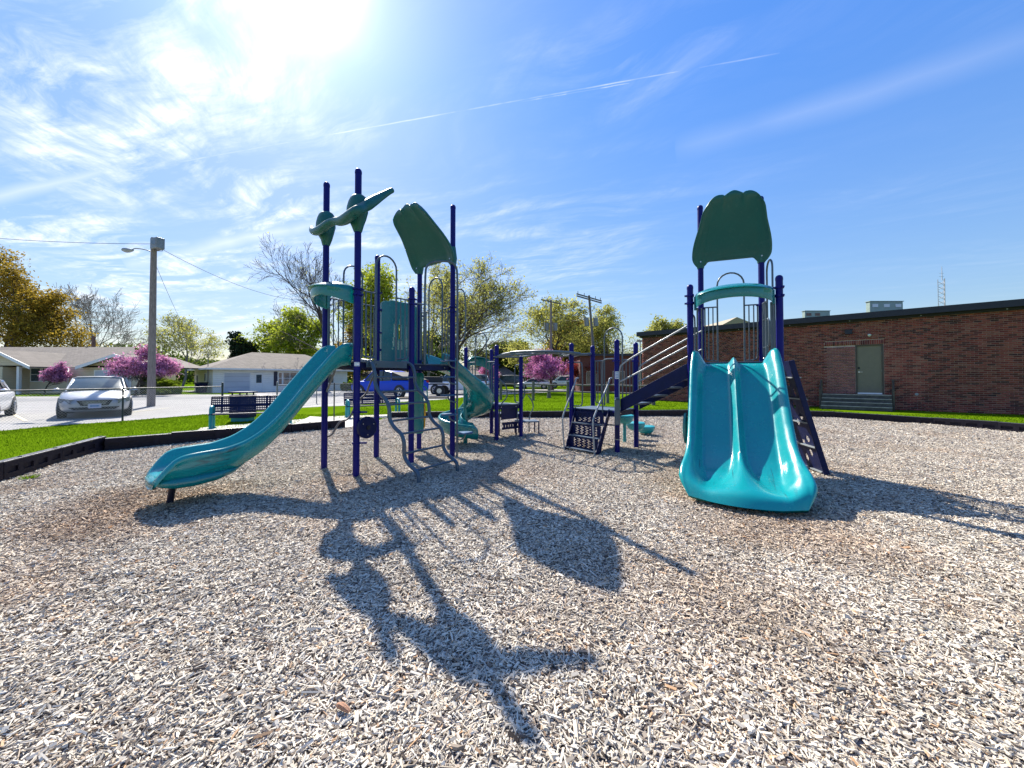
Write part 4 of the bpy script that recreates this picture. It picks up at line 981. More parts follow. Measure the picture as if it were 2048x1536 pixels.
# steps and transfer platform by the far deck
for k, (z, o_) in enumerate(((.56, .22), (.34, .44))):
    mid = (Vector((*D3, 0)) + Vector((*D4, 0))) / 2; dn = Vector((.66, -.75, 0))
A = Vector((*D4, 0)); B = Vector((*D2, 0)); ou = Vector((.6, .78, 0)); md = A.lerp(B, .4)
under = MB(); under.beam(Vector((*D3, .62)) + Vector((.1, .12, 0)), Vector((*D4, .62)) + Vector((-.08, .05, 0)), .02, .28); under.build('skirt_panel', M['navy'], link, False, .004)
mb = MB(); holey(mb, Vector((-.22, 8.72, .24)), (.76, .65, 0), (0, 0, 1), (.65, -.76, 0), .48, .16, 30, 6, lambda p, q: not (math.sin(p * 40) > .2 and .3 < q < .7), .02); mb.build('skirt_panel', M['navy'], link)
for z, e in ((.38, .10), (.56, -.12)):
    c = Vector((.36, 9.35, z)) + Vector((-.4, .0, 0)) * (z > .5)
    pf = [(c.x - .28, c.y - .22), (c.x + .30, c.y - .10), (c.x + .22, c.y + .30), (c.x - .30, c.y + .26)]
    pd = MB().prism(pf, z - .03, z).build('transfer_platform', M['deck'], link, False, .004)
    for x, y in pf: MB().tube([(x * .94 + c.x * .06, y * .98 + c.y * .02, -.02), (x * .94 + c.x * .06, y * .98 + c.y * .02, z - .03)], .017, 8).build('platform_leg', M['navy'], pd, True)
for (x, y, z0, z1, wd) in ((.12, 8.92, .7, 1.38, .17), (-.28, 8.62, .7, 1.40, .17), (.42, 9.5, .38, .98, .10)):
    MB().tube(smoothpts([(x, y, z0 - .3), (x, y, z0 + .1), (x + wd * 1.1, y, z0 + .28), (x + wd * .9, y, z1 - .15), (x - .02, y, z1)], 2), .014, 8).build('hand_loop', M['grey'], link, True)
# perforated steep climber on the right
bl_ = Vector((4.54, 6.05, .02)); brr = Vector((4.42, 5.42, .02)); tl = Vector((4.17, 6.12, 1.66)); trr = Vector((4.03, 5.56, 1.66))
U = (brr - bl_); W = U.length; U.normalize(); Vd = (tl - bl_); H = Vd.length; Vd.normalize(); Nn = U.cross(Vd).normalized()
def hk(a, b):
    for (x, y) in ((.35, .12), (.62, .18), (.38, .26), (.64, .30), (.36, .44), (.6, .50), (.40, .60), (.62, .72), (.38, .80)):
        if ((a - x) / .085) ** 2 + ((b - y) / .032) ** 2 < 1: return False
    return True
mb = MB(); holey(mb, bl_ + U * .05, U, Vd, Nn, W - .1, H, 26, 70, hk, .012); clp = mb.build('climber_plate', M['navy'], link)
for a, b in ((bl_, tl), (brr, trr)):
    MB().beam(a, b, .03, .075, up=Nn).build('climber_side', M['navy'], clp, False, .005)
for f in (.03, .24, .45, .66, .85):
    p = bl_ + Vd * H * f + Nn * .0; MB().beam(p + U * .05, p + U * (W - .05), .075, .018, up=(0, 0, 1)).build('climber_ledge', M['lgrey'], clp)
# oval play disc on Q1 side
c = Vector((2.735, 6.08, .62)); ax = Vector((.8, -.6, 0)).normalized(); mb = MB(); rings = []
for k, off in ((.7, -.03), (1, -.015), (1, .015), (.7, .03)):
    u2 = ax.cross(V2(0, 0, 1)); rings.append([c + ax * off + u2 * .10 * k * math.cos(a) + V2(0, 0, .24 * k * math.sin(a)) for a in (2 * math.pi * j / 20 for j in range(20))])
mb.loft(rings); mb.build('oval_panel', M['teal'], link, True)
MB().beam(c + V2(0, 0, .1), Vector((Q1[0], Q1[1], .70)), .02, .03).build('panel_bracket', M['post'], link)
# stepping pods
def pod(loc, z, r, label):
    t = thing('stepping_pod', (loc[0], loc[1], 0), label, 'stepping pod', 'teal stepping pods behind the low deck')
    rings = [[Vector((loc[0] + math.cos(a) * rr_ * (1 + .06 * math.sin(3 * a)), loc[1] + math.sin(a) * rr_, z + dz)) for a in (2 * math.pi * k / 24 for k in range(24))] for rr_, dz in ((r * .55, -.17), (r * .80, -.13), (r * .97, -.05), (r, -.02), (r * .97, .0), (r * .85, .012))]
    mb = MB(); mb.loft(rings); mb.build('pod_top', M['teal_tube'], t, True); MB().tube([(loc[0], loc[1], -.05), (loc[0], loc[1], z - .12)], .035, 12).build('pod_pole', M['teal_tube'], t, True)
pod(gr(1249.5, 889), .62, .20, 'tallest teal stepping pod just behind the navy stair beam')
pod((at(1272, 846, 8.75).x, 8.75), .40, .21, 'middle teal stepping pod half hidden by the navy post')
pod(gr(1292, 872), .24, .22, 'lowest teal stepping pod, farthest back and rightmost of the three')

#FURN
# ------------------------------------------------------------ benches, bin, fences
def bench(A, B, label):
    """A,B ground ends; seat faces the play area"""
    A = Vector((*A[:2], 0)); B = Vector((*B[:2], 0)); d = (B - A); L = d.length; d.normalize(); f = Vector((d.y, -d.x, 0))
    root = thing('park_bench', tuple((A + B) / 2), label, 'bench', 'navy mesh benches beside the play area')
    for P in (A + d * .06, B - d * .06):
        MB().tube(smoothpts([P + f * .30 + V2(0, 0, .0), P + f * .30 + V2(0, 0, .50), P + f * .24 + V2(0, 0, .62), P - f * .0 + V2(0, 0, .62), P - f * .06 + V2(0, 0, .50), P - f * .06], 2), .042, 12).build('leg', M['teal_tube'], root, True)
        for q in (P + f * .30, P - f * .06): MB().tube([q + V2(0, 0, .0), q + V2(0, 0, .05)], [.085, .06], 12).build('foot_flange', M['teal_tube'], root, True)
    mb = MB(); g_ = lambda p, q: (int(p * 96) % 2 == 0) or (int(q * 14) % 2 == 0) or abs(p - .33) < .012 or abs(p - .67) < .012
    up = (V2(0, 0, 1) - f * .22).normalized()
    holey(mb, A - f * .10 + V2(0, 0, .47), d, up, f, L, .42, 96, 14, g_, .008); mb.build('backrest', M['navy'], root)
    mb = MB(); holey(mb, A - f * .08 + V2(0, 0, .42), d, f, (0, 0, 1), L, .40, 96, 12, g_, .008); mb.build('seat', M['navy'], root)
    mb = MB()
    for p in (A - f * .10 + up * 0 + V2(0, 0, .47), A - f * .10 + V2(0, 0, .47) + up * .16, A - f * .10 + V2(0, 0, .47) + up * .42, A + f * .32 + V2(0, 0, .42)):
        mb.tube([p, p + d * L], .02, 8)
    for s in (0, .3, .7, 1): mb.tube([A + d * L * s - f * .10 + V2(0, 0, .47), A + d * L * s - f * .10 + V2(0, 0, .47) + up * .42], .014, 6)
    mb.build('frame', M['navy'], root, True); return root
bench(gr(420, 858), (gr(420, 858) + Vector((1.75, .95, 0))), 'navy mesh bench with teal legs, left of and partly behind the teal slide')
bench(gr(690, 836), (gr(796, 830)), 'navy mesh bench with teal legs seen behind the tower posts')
cb = gr(486, 842); rt = thing('trash_bin', tuple(cb), 'square navy slatted litter bin behind the left bench', 'bin')
mb = MB(); mb.prism([(cb.x - .28, cb.y - .26), (cb.x + .28, cb.y - .20), (cb.x + .26, cb.y + .28), (cb.x - .30, cb.y + .24)], .12, .86); mb.build('bin_body', M['navy'], rt, False, .01)
MB().prism([(cb.x - .24, cb.y - .22), (cb.x + .24, cb.y - .16), (cb.x + .22, cb.y + .24), (cb.x - .26, cb.y + .20)], 0, .12).build('bin_base', M['teal_tube'], rt)
MB().prism([(cb.x - .30, cb.y - .28), (cb.x + .30, cb.y - .22), (cb.x + .28, cb.y + .30), (cb.x - .32, cb.y + .26)], .93, .97).build('bin_lid', M['navy'], rt, False, .008)
for i in range(4): MB().box((cb.x + (-.22, .22, .2, -.24)[i], cb.y + (-.2, -.15, .2, .18)[i], .895), (.03, .03, .08)).build('lid_support', M['navy'], rt)
M['railm'] = mat('dull_dark_rail', (.06, .065, .07), .6, var=.2); M['galv'] = mat('galvanised_steel', (.22, .23, .24), .45, .6, var=.2); M['mesh'] = mat('fence_wire', (.42, .43, .44), .5, .5); M['blackpole'] = mat('black_fence_pole', (.03, .035, .04), .5)
def chain_fence(pts, H, label, postm='blackpole', skip=(), group=None):
    root = thing('chain_link_fence', (*pts[0], 0), label, 'fence', group)
    for i, p in enumerate(pts):
        end = i in (0, len(pts) - 1); mb = MB(); r = .038 if end else .026; top = H + (.12 if end else 0)
        mb.tube([(p[0], p[1], 0), (p[0], p[1], top)], r, 10); mb.dome((p[0], p[1], top), r, .8, 10, 3); mb.build('fence_post', M[postm], root, True)
    for a, b in zip(pts, pts[1:]): MB().tube([(*a, H - .02), (*b, H - .02)], .021, 8).build('top_rail', M['railm'], root, True)
    V = []; F = []; cell = .075
    for a, b in zip(pts, pts[1:]):
        a = Vector((*a, 0)); b = Vector((*b, 0)); d = b - a; L = d.length; d.normalize(); h = H - .06; n_ = Vector((-d.y, d.x, 0)); k = int(L / cell)
        for s in range(-int(h / cell), k):
            for sg in (1, -1):
                x0 = s * cell; x1 = x0 + h; z0, z1 = (.03, h + .03) if sg > 0 else (h + .03, .03)
                t0 = max(0, -x0 / h); t1 = min(1, (L - x0) / h)
                if t1 <= t0: continue
                p = a + d * (x0 + h * t0) + V2(0, 0, z0 + (z1 - z0) * t0); q = a + d * (x0 + h * t1) + V2(0, 0, z0 + (z1 - z0) * t1)
                w_ = .0022; c = len(V); sd = (d * (-.7 * sg) + V2(0, 0, .7)) * w_
                for e in (p, q): V += [tuple(e + sd), tuple(e - sd * .5 + n_ * w_), tuple(e - sd * .5 - n_ * w_)]
                for j in range(3): F.append((c + j, c + (j + 1) % 3, c + 3 + (j + 1) % 3, c + 3 + j))
    og = ORG[root.name]; V = np.array(V) - np.array(og)
    meshobj('wire_mesh', npmesh('wire_mesh', V, F), M['mesh'], root); root.children[-1]['kind'] = 'stuff'
    return root
chain_fence([(-14.6, 4.5), (-14.0, 7.6), (-13.75, 9.55), (-12.83, 12.71), (-11.95, 15.9)], 1.09, 'chain link fence in front of the silver and white parked cars')
chain_fence([(-11.4, 18.7), (-10.9, 21.5), (-10.2, 24.8)], 1.09, 'short chain link fence run behind the teal slide', 'galv')
g = gr(668, 843); o = MB(); o.tube([(g.x, g.y, 0), (g.x, g.y, 1.25)], .02, 10); o.dome((g.x, g.y, 1.25), .021, .8, 10, 3)
tag(o.build('slim_post', M['blackpole'], None, True), 'slim black post standing on the concrete path between slide and tower', 'post')
# wooden post and rail fence across the far lawn
wf = thing('rail_fence', (1.35, 24.5, 0), 'weathered wooden post and rail fence across the far lawn', 'fence')
wp = [(-2.9, 26.6), (-.6, 25.6), (1.35 - 0.75, 25.0), (1.35, 24.5), (3.4, 23.5), (5.46, 22.0), (7.45, 20.3), (9.4, 19.2)]
wp = [(-2.9, 26.6), (-.75, 25.6), (1.35, 24.5), (3.4, 23.5), (5.46, 22.0), (7.45, 20.3)]
for i, p in enumerate(wp):
    MB().tube([(p[0], p[1], -.02), (p[0] + .01, p[1], 1.22)], [.095, .085], 9).build('fence_post', M['rail'], wf, True)
for a, b in zip(wp, wp[1:]):
    for z in (1.02, .60): MB().tube([(a[0], a[1], z + .02), ((a[0] + b[0]) / 2, (a[1] + b[1]) / 2, z - .02), (b[0], b[1], z)], [.045, .05, .042], 7).build('rail', M['rail'], wf, True)
# wheel stops
M['tan'] = mat('tan_concrete', (.36, .27, .18), .8)
for (u, v, l, lb) in ((790, 799, 1.9, 'tan concrete wheel stop in front of the blue pickup'), (875, 797.5, 1.6, 'tan wheel stop by the white pickup'), (1038, 785, 1.8, 'tan concrete wheel stop beyond the wooden rail fence')):
    p = gr(u, v); tag(MB().box((p.x, p.y, .075), (l, .16, .13), .12).build('wheel_stop', M['tan'], None, False, .03), lb, 'wheel stop', 'wheel stops in the car park')
p = gr(1054, 788); t = thing('picnic_barrier', tuple(p), 'small white and yellow low barrier beyond the rail fence', 'barrier')
MB().box(p + V2(0, 0, .28), (1.5, .05, .16), .1).build('board', M['sticker'], t); MB().box(p + V2(0, 0, .05), (1.6, .12, .08), .1).build('base', M['yellow'], t)
for s in (-.6, .6): MB().box(p + V2(s, 0, .2), (.06, .06, .36), .1).build('leg', M['tan'], t)
p = gr(1098, 796); t = MB(); t.tube([(p.x, p.y, 0), (p.x, p.y, .75), (p.x, p.y, .95), (p.x, p.y, 1.0)], [.16, .09, .11, .05], 10)
tag(t.build('fence_bollard', M['rail'], None, True), 'short tapered bollard with pale cap behind the wooden rail fence', 'bollard')

#CARS
# ------------------------------------------------------------ cars
M['tyre'] = mat('tyre_rubber', (.02, .02, .022), .75); M['rim'] = mat('alloy_rim', (.55, .56, .58), .3, .9, var=.05)
def glassm():
    m, t, p = newmat('car_glass'); p.inputs['Base Color'].default_value = (.025, .04, .045, 1); p.inputs['Roughness'].default_value = .12; p.inputs['Specular IOR Level'].default_value = .45; n = t.noise(t.add('ShaderNodeTexCoord').outputs['Object'], 2, 2); t.link(t.ramp(n, [(.3, (.02, .035, .04)), (.7, (.05, .07, .075))]), p.inputs['Base Color']); return m
M['glass'] = glassm()
def paint(name, c, metal=.3): return mat(name, c, .42, metal, .02, 3, coat=.7)
def car(loc, yaw, kind, pm, label, detail=False, k=1.0):
    loc = Vector(loc); name = {'sedan': 'parked_car', 'suv': 'parked_suv', 'pickup': 'pickup_truck'}[kind]
    cat = {'sedan': 'car', 'suv': 'suv', 'pickup': 'pickup truck'}[kind]
    root = thing(name, (loc.x, loc.y, 0), label, cat, None, yaw, False)
    if kind == 'sedan':
        st = [(-2.42, .38, .74, .55), (-2.36, .28, .90, .76), (-2.1, .22, 1.0, .86), (-1.6, .2, 1.0, .905), (-.8, .2, .97, .92), (0, .2, .96, .92), (.8, .2, .965, .92), (1.2, .2, .96, .915), (1.7, .2, .88, .90), (2.1, .22, .80, .85), (2.32, .25, .70, .74), (2.42, .30, .58, .60)]
        gh = [(-1.95, .97, 1.0, .68, .60), (-1.25, .95, 1.36, .80, .60), (-.7, .93, 1.45, .83, .62), (-.1, .93, 1.475, .83, .62), (.28, .93, 1.45, .83, .62), (1.25, .93, .965, .76, .70)]
        wb, wr, roofx = 1.38, .33, (-1.2, .28)
    elif kind == 'suv':
        st = [(-2.35, .42, 1.0, .72), (-2.3, .32, 1.12, .88), (-1.8, .26, 1.14, .95), (-.8, .25, 1.12, .97), (.3, .25, 1.12, .97), (1.2, .25, 1.12, .96), (1.8, .26, 1.06, .95), (2.2, .3, 1.0, .90), (2.36, .36, .85, .80)]
        gh = [(-2.25, 1.08, 1.12, .84, .72), (-2.0, 1.08, 1.70, .86, .70), (-1.0, 1.08, 1.78, .88, .72), (.1, 1.08, 1.78, .88, .72), (.45, 1.08, 1.74, .88, .72), (1.25, 1.08, 1.12, .82, .76)]
        wb, wr, roofx = 1.40, .38, (-1.95, .45)
    else:
        st = [(-2.95, .5, 1.10, .88), (-2.9, .42, 1.22, .94), (-2.2, .38, 1.22, .98), (-1.0, .36, 1.21, .99), (.2, .36, 1.18, .99), (1.2, .36, 1.18, .99), (2.0, .36, 1.16, .98), (2.6, .38, 1.08, .95), (2.85, .42, .95, .88), (2.92, .48, .8, .8)]
        gh = [(-1.08, 1.14, 1.18, .86, .80), (-.98, 1.14, 1.80, .88, .72), (-.3, 1.14, 1.93, .90, .74), (.3, 1.14, 1.94, .90, .74), (.75, 1.14, 1.88, .90, .74), (1.5, 1.14, 1.18, .86, .80)]
        wb, wr, roofx = 1.85, .41, (-1.0, .75)
    rings = []
    for x, zb, zt, w_ in st:
        h = [(0, zb), (w_ * .8, zb), (w_ * .95, zb + .05), (w_ * .985, zb + .22), (w_, (zb + zt) * .52), (w_ * .985, zt - .10), (w_ * .93, zt - .035), (w_ * .6, zt + .005), (0, zt + .018)]
        rings.append([Vector((x, y, z)) for y, z in h] + [Vector((x, -y, z)) for y, z in h[-2:0:-1]])
    MB().loft(rings).build('body', pm, root, True, subd=1, angle=170)
    rings = []
    for x, zb, zt, wbs, wt in gh:
        h = [(0, zb - .05), (wbs, zb - .03), (wbs * .985, zb + (zt - zb) * .1), (wt * 1.05, max(zt - .06, zb + (zt - zb) * .85)), (wt * .9, zt - .005), (0, zt + .01)]
        rings.append([Vector((x, y, z)) for y, z in h] + [Vector((x, -y, z)) for y, z in h[-2:0:-1]])
    MB().loft(rings).build('window_glass', M['glass'], root, True, angle=50)
    rings = []
    rf = [g_ for g_ in gh if roofx[0] - .12 <= g_[0] <= roofx[1] + .02]
    for x, zb, zt, wbs, wt in rf:
        h = [(wt * 1.055, zt - .085), (wt * 1.065, zt - .045), (wt * .92, zt + .004), (0, zt + .022)]
        rings.append([Vector((x, y, z)) for y, z in h] + [Vector((x, -y, z)) for y, z in h[-2::-1]] + [Vector((x, 0, zt - .05))])
    MB().loft(rings).build('roof', pm, root, True)
    for s in (-1, 1):
        a, b = gh[-1], gh[-2]
        MB().tube([(a[0] + .03, s * a[3] * 1.0, a[1] + .01), (b[0] + .02, s * b[4] * 1.06, b[2] - .055)], .028, 6).build('pillar', pm, root, True)
        a, b = gh[0], gh[1]
        MB().tube([(a[0], s * a[3] * 1.0, a[1] + .01), (b[0], s * b[4] * 1.06, b[2] - .055)], .05, 6).build('pillar', pm, root, True)
        m_ = gh[2]; MB().beam((-.25, s * (m_[3] + .0), m_[1] - .02), (-.25, s * (m_[4] * 1.06), m_[2] - .05), .03, .06).build('pillar', M['black'], root)
        mx_ = gh[-1][0] - .25
        MB().dome((mx_, s * (gh[-1][3] + .24), gh[-1][1] + .02), .10, 1.1, 10, 4).build('mirror', pm, root, True)
        wy = st[len(st) // 2][3]
        for wx in (-wb, wb):
            MB().tube([(wx, s * (wy - .12), wr), (wx, s * (wy + .004), wr)], wr + .07, 24).build('wheel_arch', M['black'], root, True)
            t_ = MB().tube([(wx, s * (wy - .2), wr), (wx, s * (wy - .0), wr), (wx, s * (wy + .018), wr)], [wr, wr, wr - .03], 24).build('wheel', M['tyre'], root, True)
            rm = MB(); rm.tube([(wx, s * (wy - .02), wr), (wx, s * (wy + .022), wr)], wr * .18, 10)
            for q in range(5):
                a2 = q * 1.2566; rm.beam((wx, s * (wy + .021), wr), (wx + math.cos(a2) * wr * .62, s * (wy + .021), wr + math.sin(a2) * wr * .62), .012, wr * .17, up=(-math.sin(a2), 0, math.cos(a2)))
            ring = [(wx + math.cos(q * .3927) * wr * .64, s * (wy + .018), wr + math.sin(q * .3927) * wr * .64) for q in range(16)]
            rm.tube(ring, .022, 6, closed=True); rm.build('rim', M['rim'], t_, True)
        fx = st[-1][0]; wf_ = st[-2][3]; zf = st[-2][2]
        for (x0, sz) in ((fx - .02, 1),):
            rings = [[Vector((fx - .32 + .30 * q, s * (wf_ + .10 - .30 * q), zf + dz - .06 * q)) for q in (0, .25, .5, .75, 1)] for dz in (-.13, .03)]
            outer = MB(); n = 5; o3 = Vector((.03, s * .03, 0))
            vs = [r_ + o3 for rg_ in rings for r_ in rg_] + [r_ - o3 * 2 for rg_ in rings for r_ in rg_]
            outer.add(vs, [(i, i + 1, i + 1 + n, i + n) for i in range(n - 1)] + [(2 * n + i, 3 * n + i, 3 * n + i + 1, 2 * n + i + 1) for i in range(n - 1)] + [(n + i, n + i + 1, 3 * n + i + 1, 3 * n + i) for i in range(n - 1)] + [(i, 2 * n + i, 2 * n + i + 1, i + 1) for i in range(n - 1)])
            outer.build('headlight', M['lamp'], root, True)
    fx = st[-1][0]; zf = st[-1][2]
    rings = [[(fx + xo, y, zf + z) for y, z in ((-.44, .06), (.44, .06), (.33, -.13), (-.33, -.13))] for xo in (-.10, .022)]
    g_ = MB().loft(rings).build('grille', M['black'], root)
    for i in range(4): MB().beam((fx + .026, -.31 + i * .015, zf + .015 - i * .03), (fx + .026, .31 - i * .015, zf + .015 - i * .03), .006, .008).build('grille_bar', M['rim'], g_)
    MB().loft([[(fx + xo, y, .36 + z) for y, z in ((-.62, .04), (.62, .04), (.5, -.05), (-.5, -.05))] for xo in (-.3, .0)]).build('air_intake', M['black'], root)
    pl_ = MB().box((fx + .035, 0, .44), (.015, .32, .16)).build('number_plate', M['plate'], root); MB().box((fx + .044, 0, .44), (.004, .22, .05)).build('plate_print', M['print'], pl_)
    rx = st[0][0]
    for s in (-1, 1): MB().box((rx + .06, s * st[1][3] * .78, st[1][2] - .12), (.1, .28, .14)).build('tail_light', M['red'], root, False, .02)
    if kind == 'pickup':
        MB().box((-2.0, 0, 1.235), (1.7, 1.6, .02)).build('bed_liner', M['black'], root)
    root.scale = (k, k, k)
    return root
M['lamp'] = mat('headlamp_lens', (.20, .22, .25), .15, .3, coat=.5); M['plate'] = mat('number_plate', (.45, .48, .60), .5); M['red'] = mat('red_lens', (.4, .02, .02), .2)
white = paint('white_paint', (.85, .85, .86), 0); silver = paint('silver_paint', (.36, .38, .42), .25); blue = mat('blue_paint', (.002, .055, .50), .4, 0, .02, spec=.3); black = paint('black_paint', (.02, .02, .025), .1)
fw = Vector((.707, -.707, 0)); cc = Vector((-15.39, 14.28, 0)) - fw * 1.38
car(cc, R(-45), 'sedan', silver, 'silver sedan with chrome grille parked facing the chain link fence', True)
car(cc + Vector((-2.28, -2.18, 0)), R(-45), 'sedan', white, 'white car cut off by the left edge, nose towards the fence', True)
bp_ = car(Vector((-9.5, 29.7, 0)), math.atan2(.43, -.90), 'pickup', blue, 'bright blue crew cab pickup parked side on behind the tower', k=1.06)
mb = MB(); mb.add([(-2.85, -.9, 1.22), (-2.85, .9, 1.22), (-1.05, .85, 1.78), (-1.05, -.85, 1.78), (-1.05, -.88, 1.22), (-1.05, .88, 1.22)], [(0, 1, 2, 3), (0, 3, 4), (1, 5, 2), (2, 5, 4, 3), (0, 4, 5, 1)]); mb.build('bed_cover', M['black'], bp_)
car((at(905, 780, 34).x + .6, 34, 0), R(160), 'pickup', white, 'white pickup partly hidden behind the curved teal slide')
p = at(865, 780, 31.5); t = thing('flatbed_trailer', (p.x, p.y, 0), 'black flatbed trailer with a dark box between blue and white pickups', 'trailer')
MB().box((p.x, p.y, .95), (2.6, 1.8, .10), .15).build('trailer_bed', M['black'], t); MB().box((p.x + .1, p.y, 1.30), (1.4, 1.2, .5), .15).build('cargo_box', M['black'], t, False, .03)
for s in (-.9, .9):
    w_ = MB().tube([(p.x + .75, p.y + s, .42), (p.x + .75, p.y + s * 1.2, .42)], .42, 20).build('wheel', M['tyre'], t, True); MB().disc((p.x + .75, p.y + s * 1.21, .42), (0, 1, 0), .2, .03, 12).build('rim', M['rim'], w_, True)
car((at(957, 780, 37).x, 37.5, 0), R(-80), 'suv', paint('grey_violet_paint', (.30, .31, .40), .4), 'pale grey suv facing the camera behind the curved slide')
car((at(1014, 775, 55).x, 55, 0), R(170), 'suv', black, 'black suv in the far car park left of the white sedan', k=1.05)
car((at(1070, 775, 50).x, 52, 0), R(172), 'sedan', white, 'white sedan side on under the pink blossom tree')
car((at(1127, 772, 57).x, 58, 0), R(185), 'suv', white, 'white suv beyond the pink blossom tree, right of the white sedan')
car((at(1183, 776, 48).x, 50, 0), R(200), 'sedan', white, 'white car in front of the red leaved tree')
# parking bay lines
for (a, b) in ((gr(14, 822), gr(52, 843)), (gr(255, 826), gr(340, 816))):
    d_ = (b - a).normalized(); n_ = Vector((-d_.y, d_.x, 0)) * .05; mb = MB(); mb.quad(*[tuple(q + V2(0, 0, .0155)) for q in (a - n_, b - n_, b + n_, a + n_)])
    o = mb.build('bay_line', M['bayline'] if 'bayline' in M else M.setdefault('bayline', mat('faded_cream_paint', (.55, .48, .33), .8)), None); o['kind'] = 'structure'

#BUILD
# ------------------------------------------------------------ school building
Lc = Vector((8.5, 25.1, 0)); wd_ = Vector((11.1, -10.4, 0)).normalized(); nn = Vector((wd_.y, -wd_.x, 0)); nn = nn if nn.y < 0 else -nn
HW = 4.05; WL = 21.0
sch = thing('school_building', tuple(Lc), 'long low red brown brick school building with dark roof edge at right', 'building')
def wpt(s, z, o_=0): return Lc + wd_ * s + nn * o_ + V2(0, 0, z)
def wallhit(u, v, P=Lc, dv=wd_):
    d_ = raydir(u, v); a = np.array([[dv.x, -d_.x], [dv.y, -d_.y]]); s, t = np.linalg.solve(a, np.array([-P.x, -P.y])); return s, CAMZ + t * d_.z
ds0, _ = wallhit(1711, 740); ds1, _ = wallhit(1768, 740); print('door', ds0, ds1, wallhit(1711, 690), wallhit(1711, 787), wallhit(1652, 690))
dz0, dz1 = .70, wallhit(1711, 690)[1]; bs0, _ = wallhit(1651, 740)
M['mortar'] = mat('mortar', (.42, .31, .26), .9, var=.2, bump=.3, bscale=80)
mb = MB()
back = -9
def wbox(mb, s0, s1, z0, z1, o0, o1):
    vs = [wpt(s, z, o_) for z in (z0, z1) for o_ in (o0, o1) for s in (s0, s1)]
    return mb.add(vs, [(0, 1, 3, 2), (4, 6, 7, 5), (0, 4, 5, 1), (2, 3, 7, 6), (0, 2, 6, 4), (1, 5, 7, 3)])
wbox(mb, 0, ds0, 0, HW, back, -.012); wbox(mb, ds1, WL, 0, HW, back, -.012); wbox(mb, ds0, ds1, dz1, HW, back, -.012); wbox(mb, ds0, ds1, 0, dz0 - .02, back, -.012); wbox(mb, ds0, ds1, dz0 - .02, dz1, back, -.14)
mb.build('wall', M['mortar'], sch); wall_o = sch.children[-1]
def brickmat(name, sep, pink=0):
    m, t, p = newmat(name); pos = t.add('ShaderNodeNewGeometry').outputs['Position']
    r = t.add('ShaderNodeObjectInfo').outputs['Random'] if sep else t.add('ShaderNodeAttribute', attribute_name='rnd').outputs['Fac']
    c = t.ramp(r, [(0, (.055, .020, .024)), (.12, (.11, .026, .024)), (.35, (.19, .038, .032)), (.55, (.26, .055, .042)), (.78, (.30, .080, .056)), (1, (.28, .110, .080))])
    c = t.mix(1.0, c, t.ramp(t.noise(pos, 40, 4, .7), [(.3, .75), (.7, 1.2)]), 'MULTIPLY')
    c = t.mix(pink, c, (.42, .20, .19)) if pink else c
    st = t.ramp(t.noise(t.mapping(pos, sc=(1, 1, .25)), .9, 5, .65), [(.35, .72), (.62, 1.08)]); c = t.mix(1.0, c, st, 'MULTIPLY')
    t.link(c, p.inputs['Base Color']); p.inputs['Roughness'].default_value = .85
    b = t.add('ShaderNodeBump', i_Strength=.4, i_Distance=.01); t.link(t.noise(pos, 90, 3), b.inputs['Height']); t.link(b.outputs[0], p.inputs['Normal']); return m
M['brick'] = brickmat('brick_face', False); M['brick1'] = brickmat('single_brick_face', True)
bricks = []; BL, BH, BP, CP = .203, .062, .215, .0762
row = 0; z = .01
while z + BH < HW - .01:
    s = -(BP / 2 if row % 2 else 0)
    while s < WL:
        s0, s1 = max(0.0, s), min(WL, s + BL)
        segs = [(s0, s1)]
        if z + BH > dz0 - .02 and z < dz1: segs = [(a, min(b, ds0 - .01)) for a, b in segs if a < ds0 - .03] + [(max(a, ds1 + .01), b) for a, b in segs if b > ds1 + .03]
        if z + BH > dz1 - .005 and z < dz1 + .21: segs = [(a, min(b, bs0 - .02)) for a, b in segs if a < bs0 - .04] + [(max(a, ds1 + .02), b) for a, b in segs if b > ds1 + .04]
        for a, b in segs:
            if b - a > .03: bricks.append((a, b, z, z + BH))
        s += BP
    z += CP; row += 1
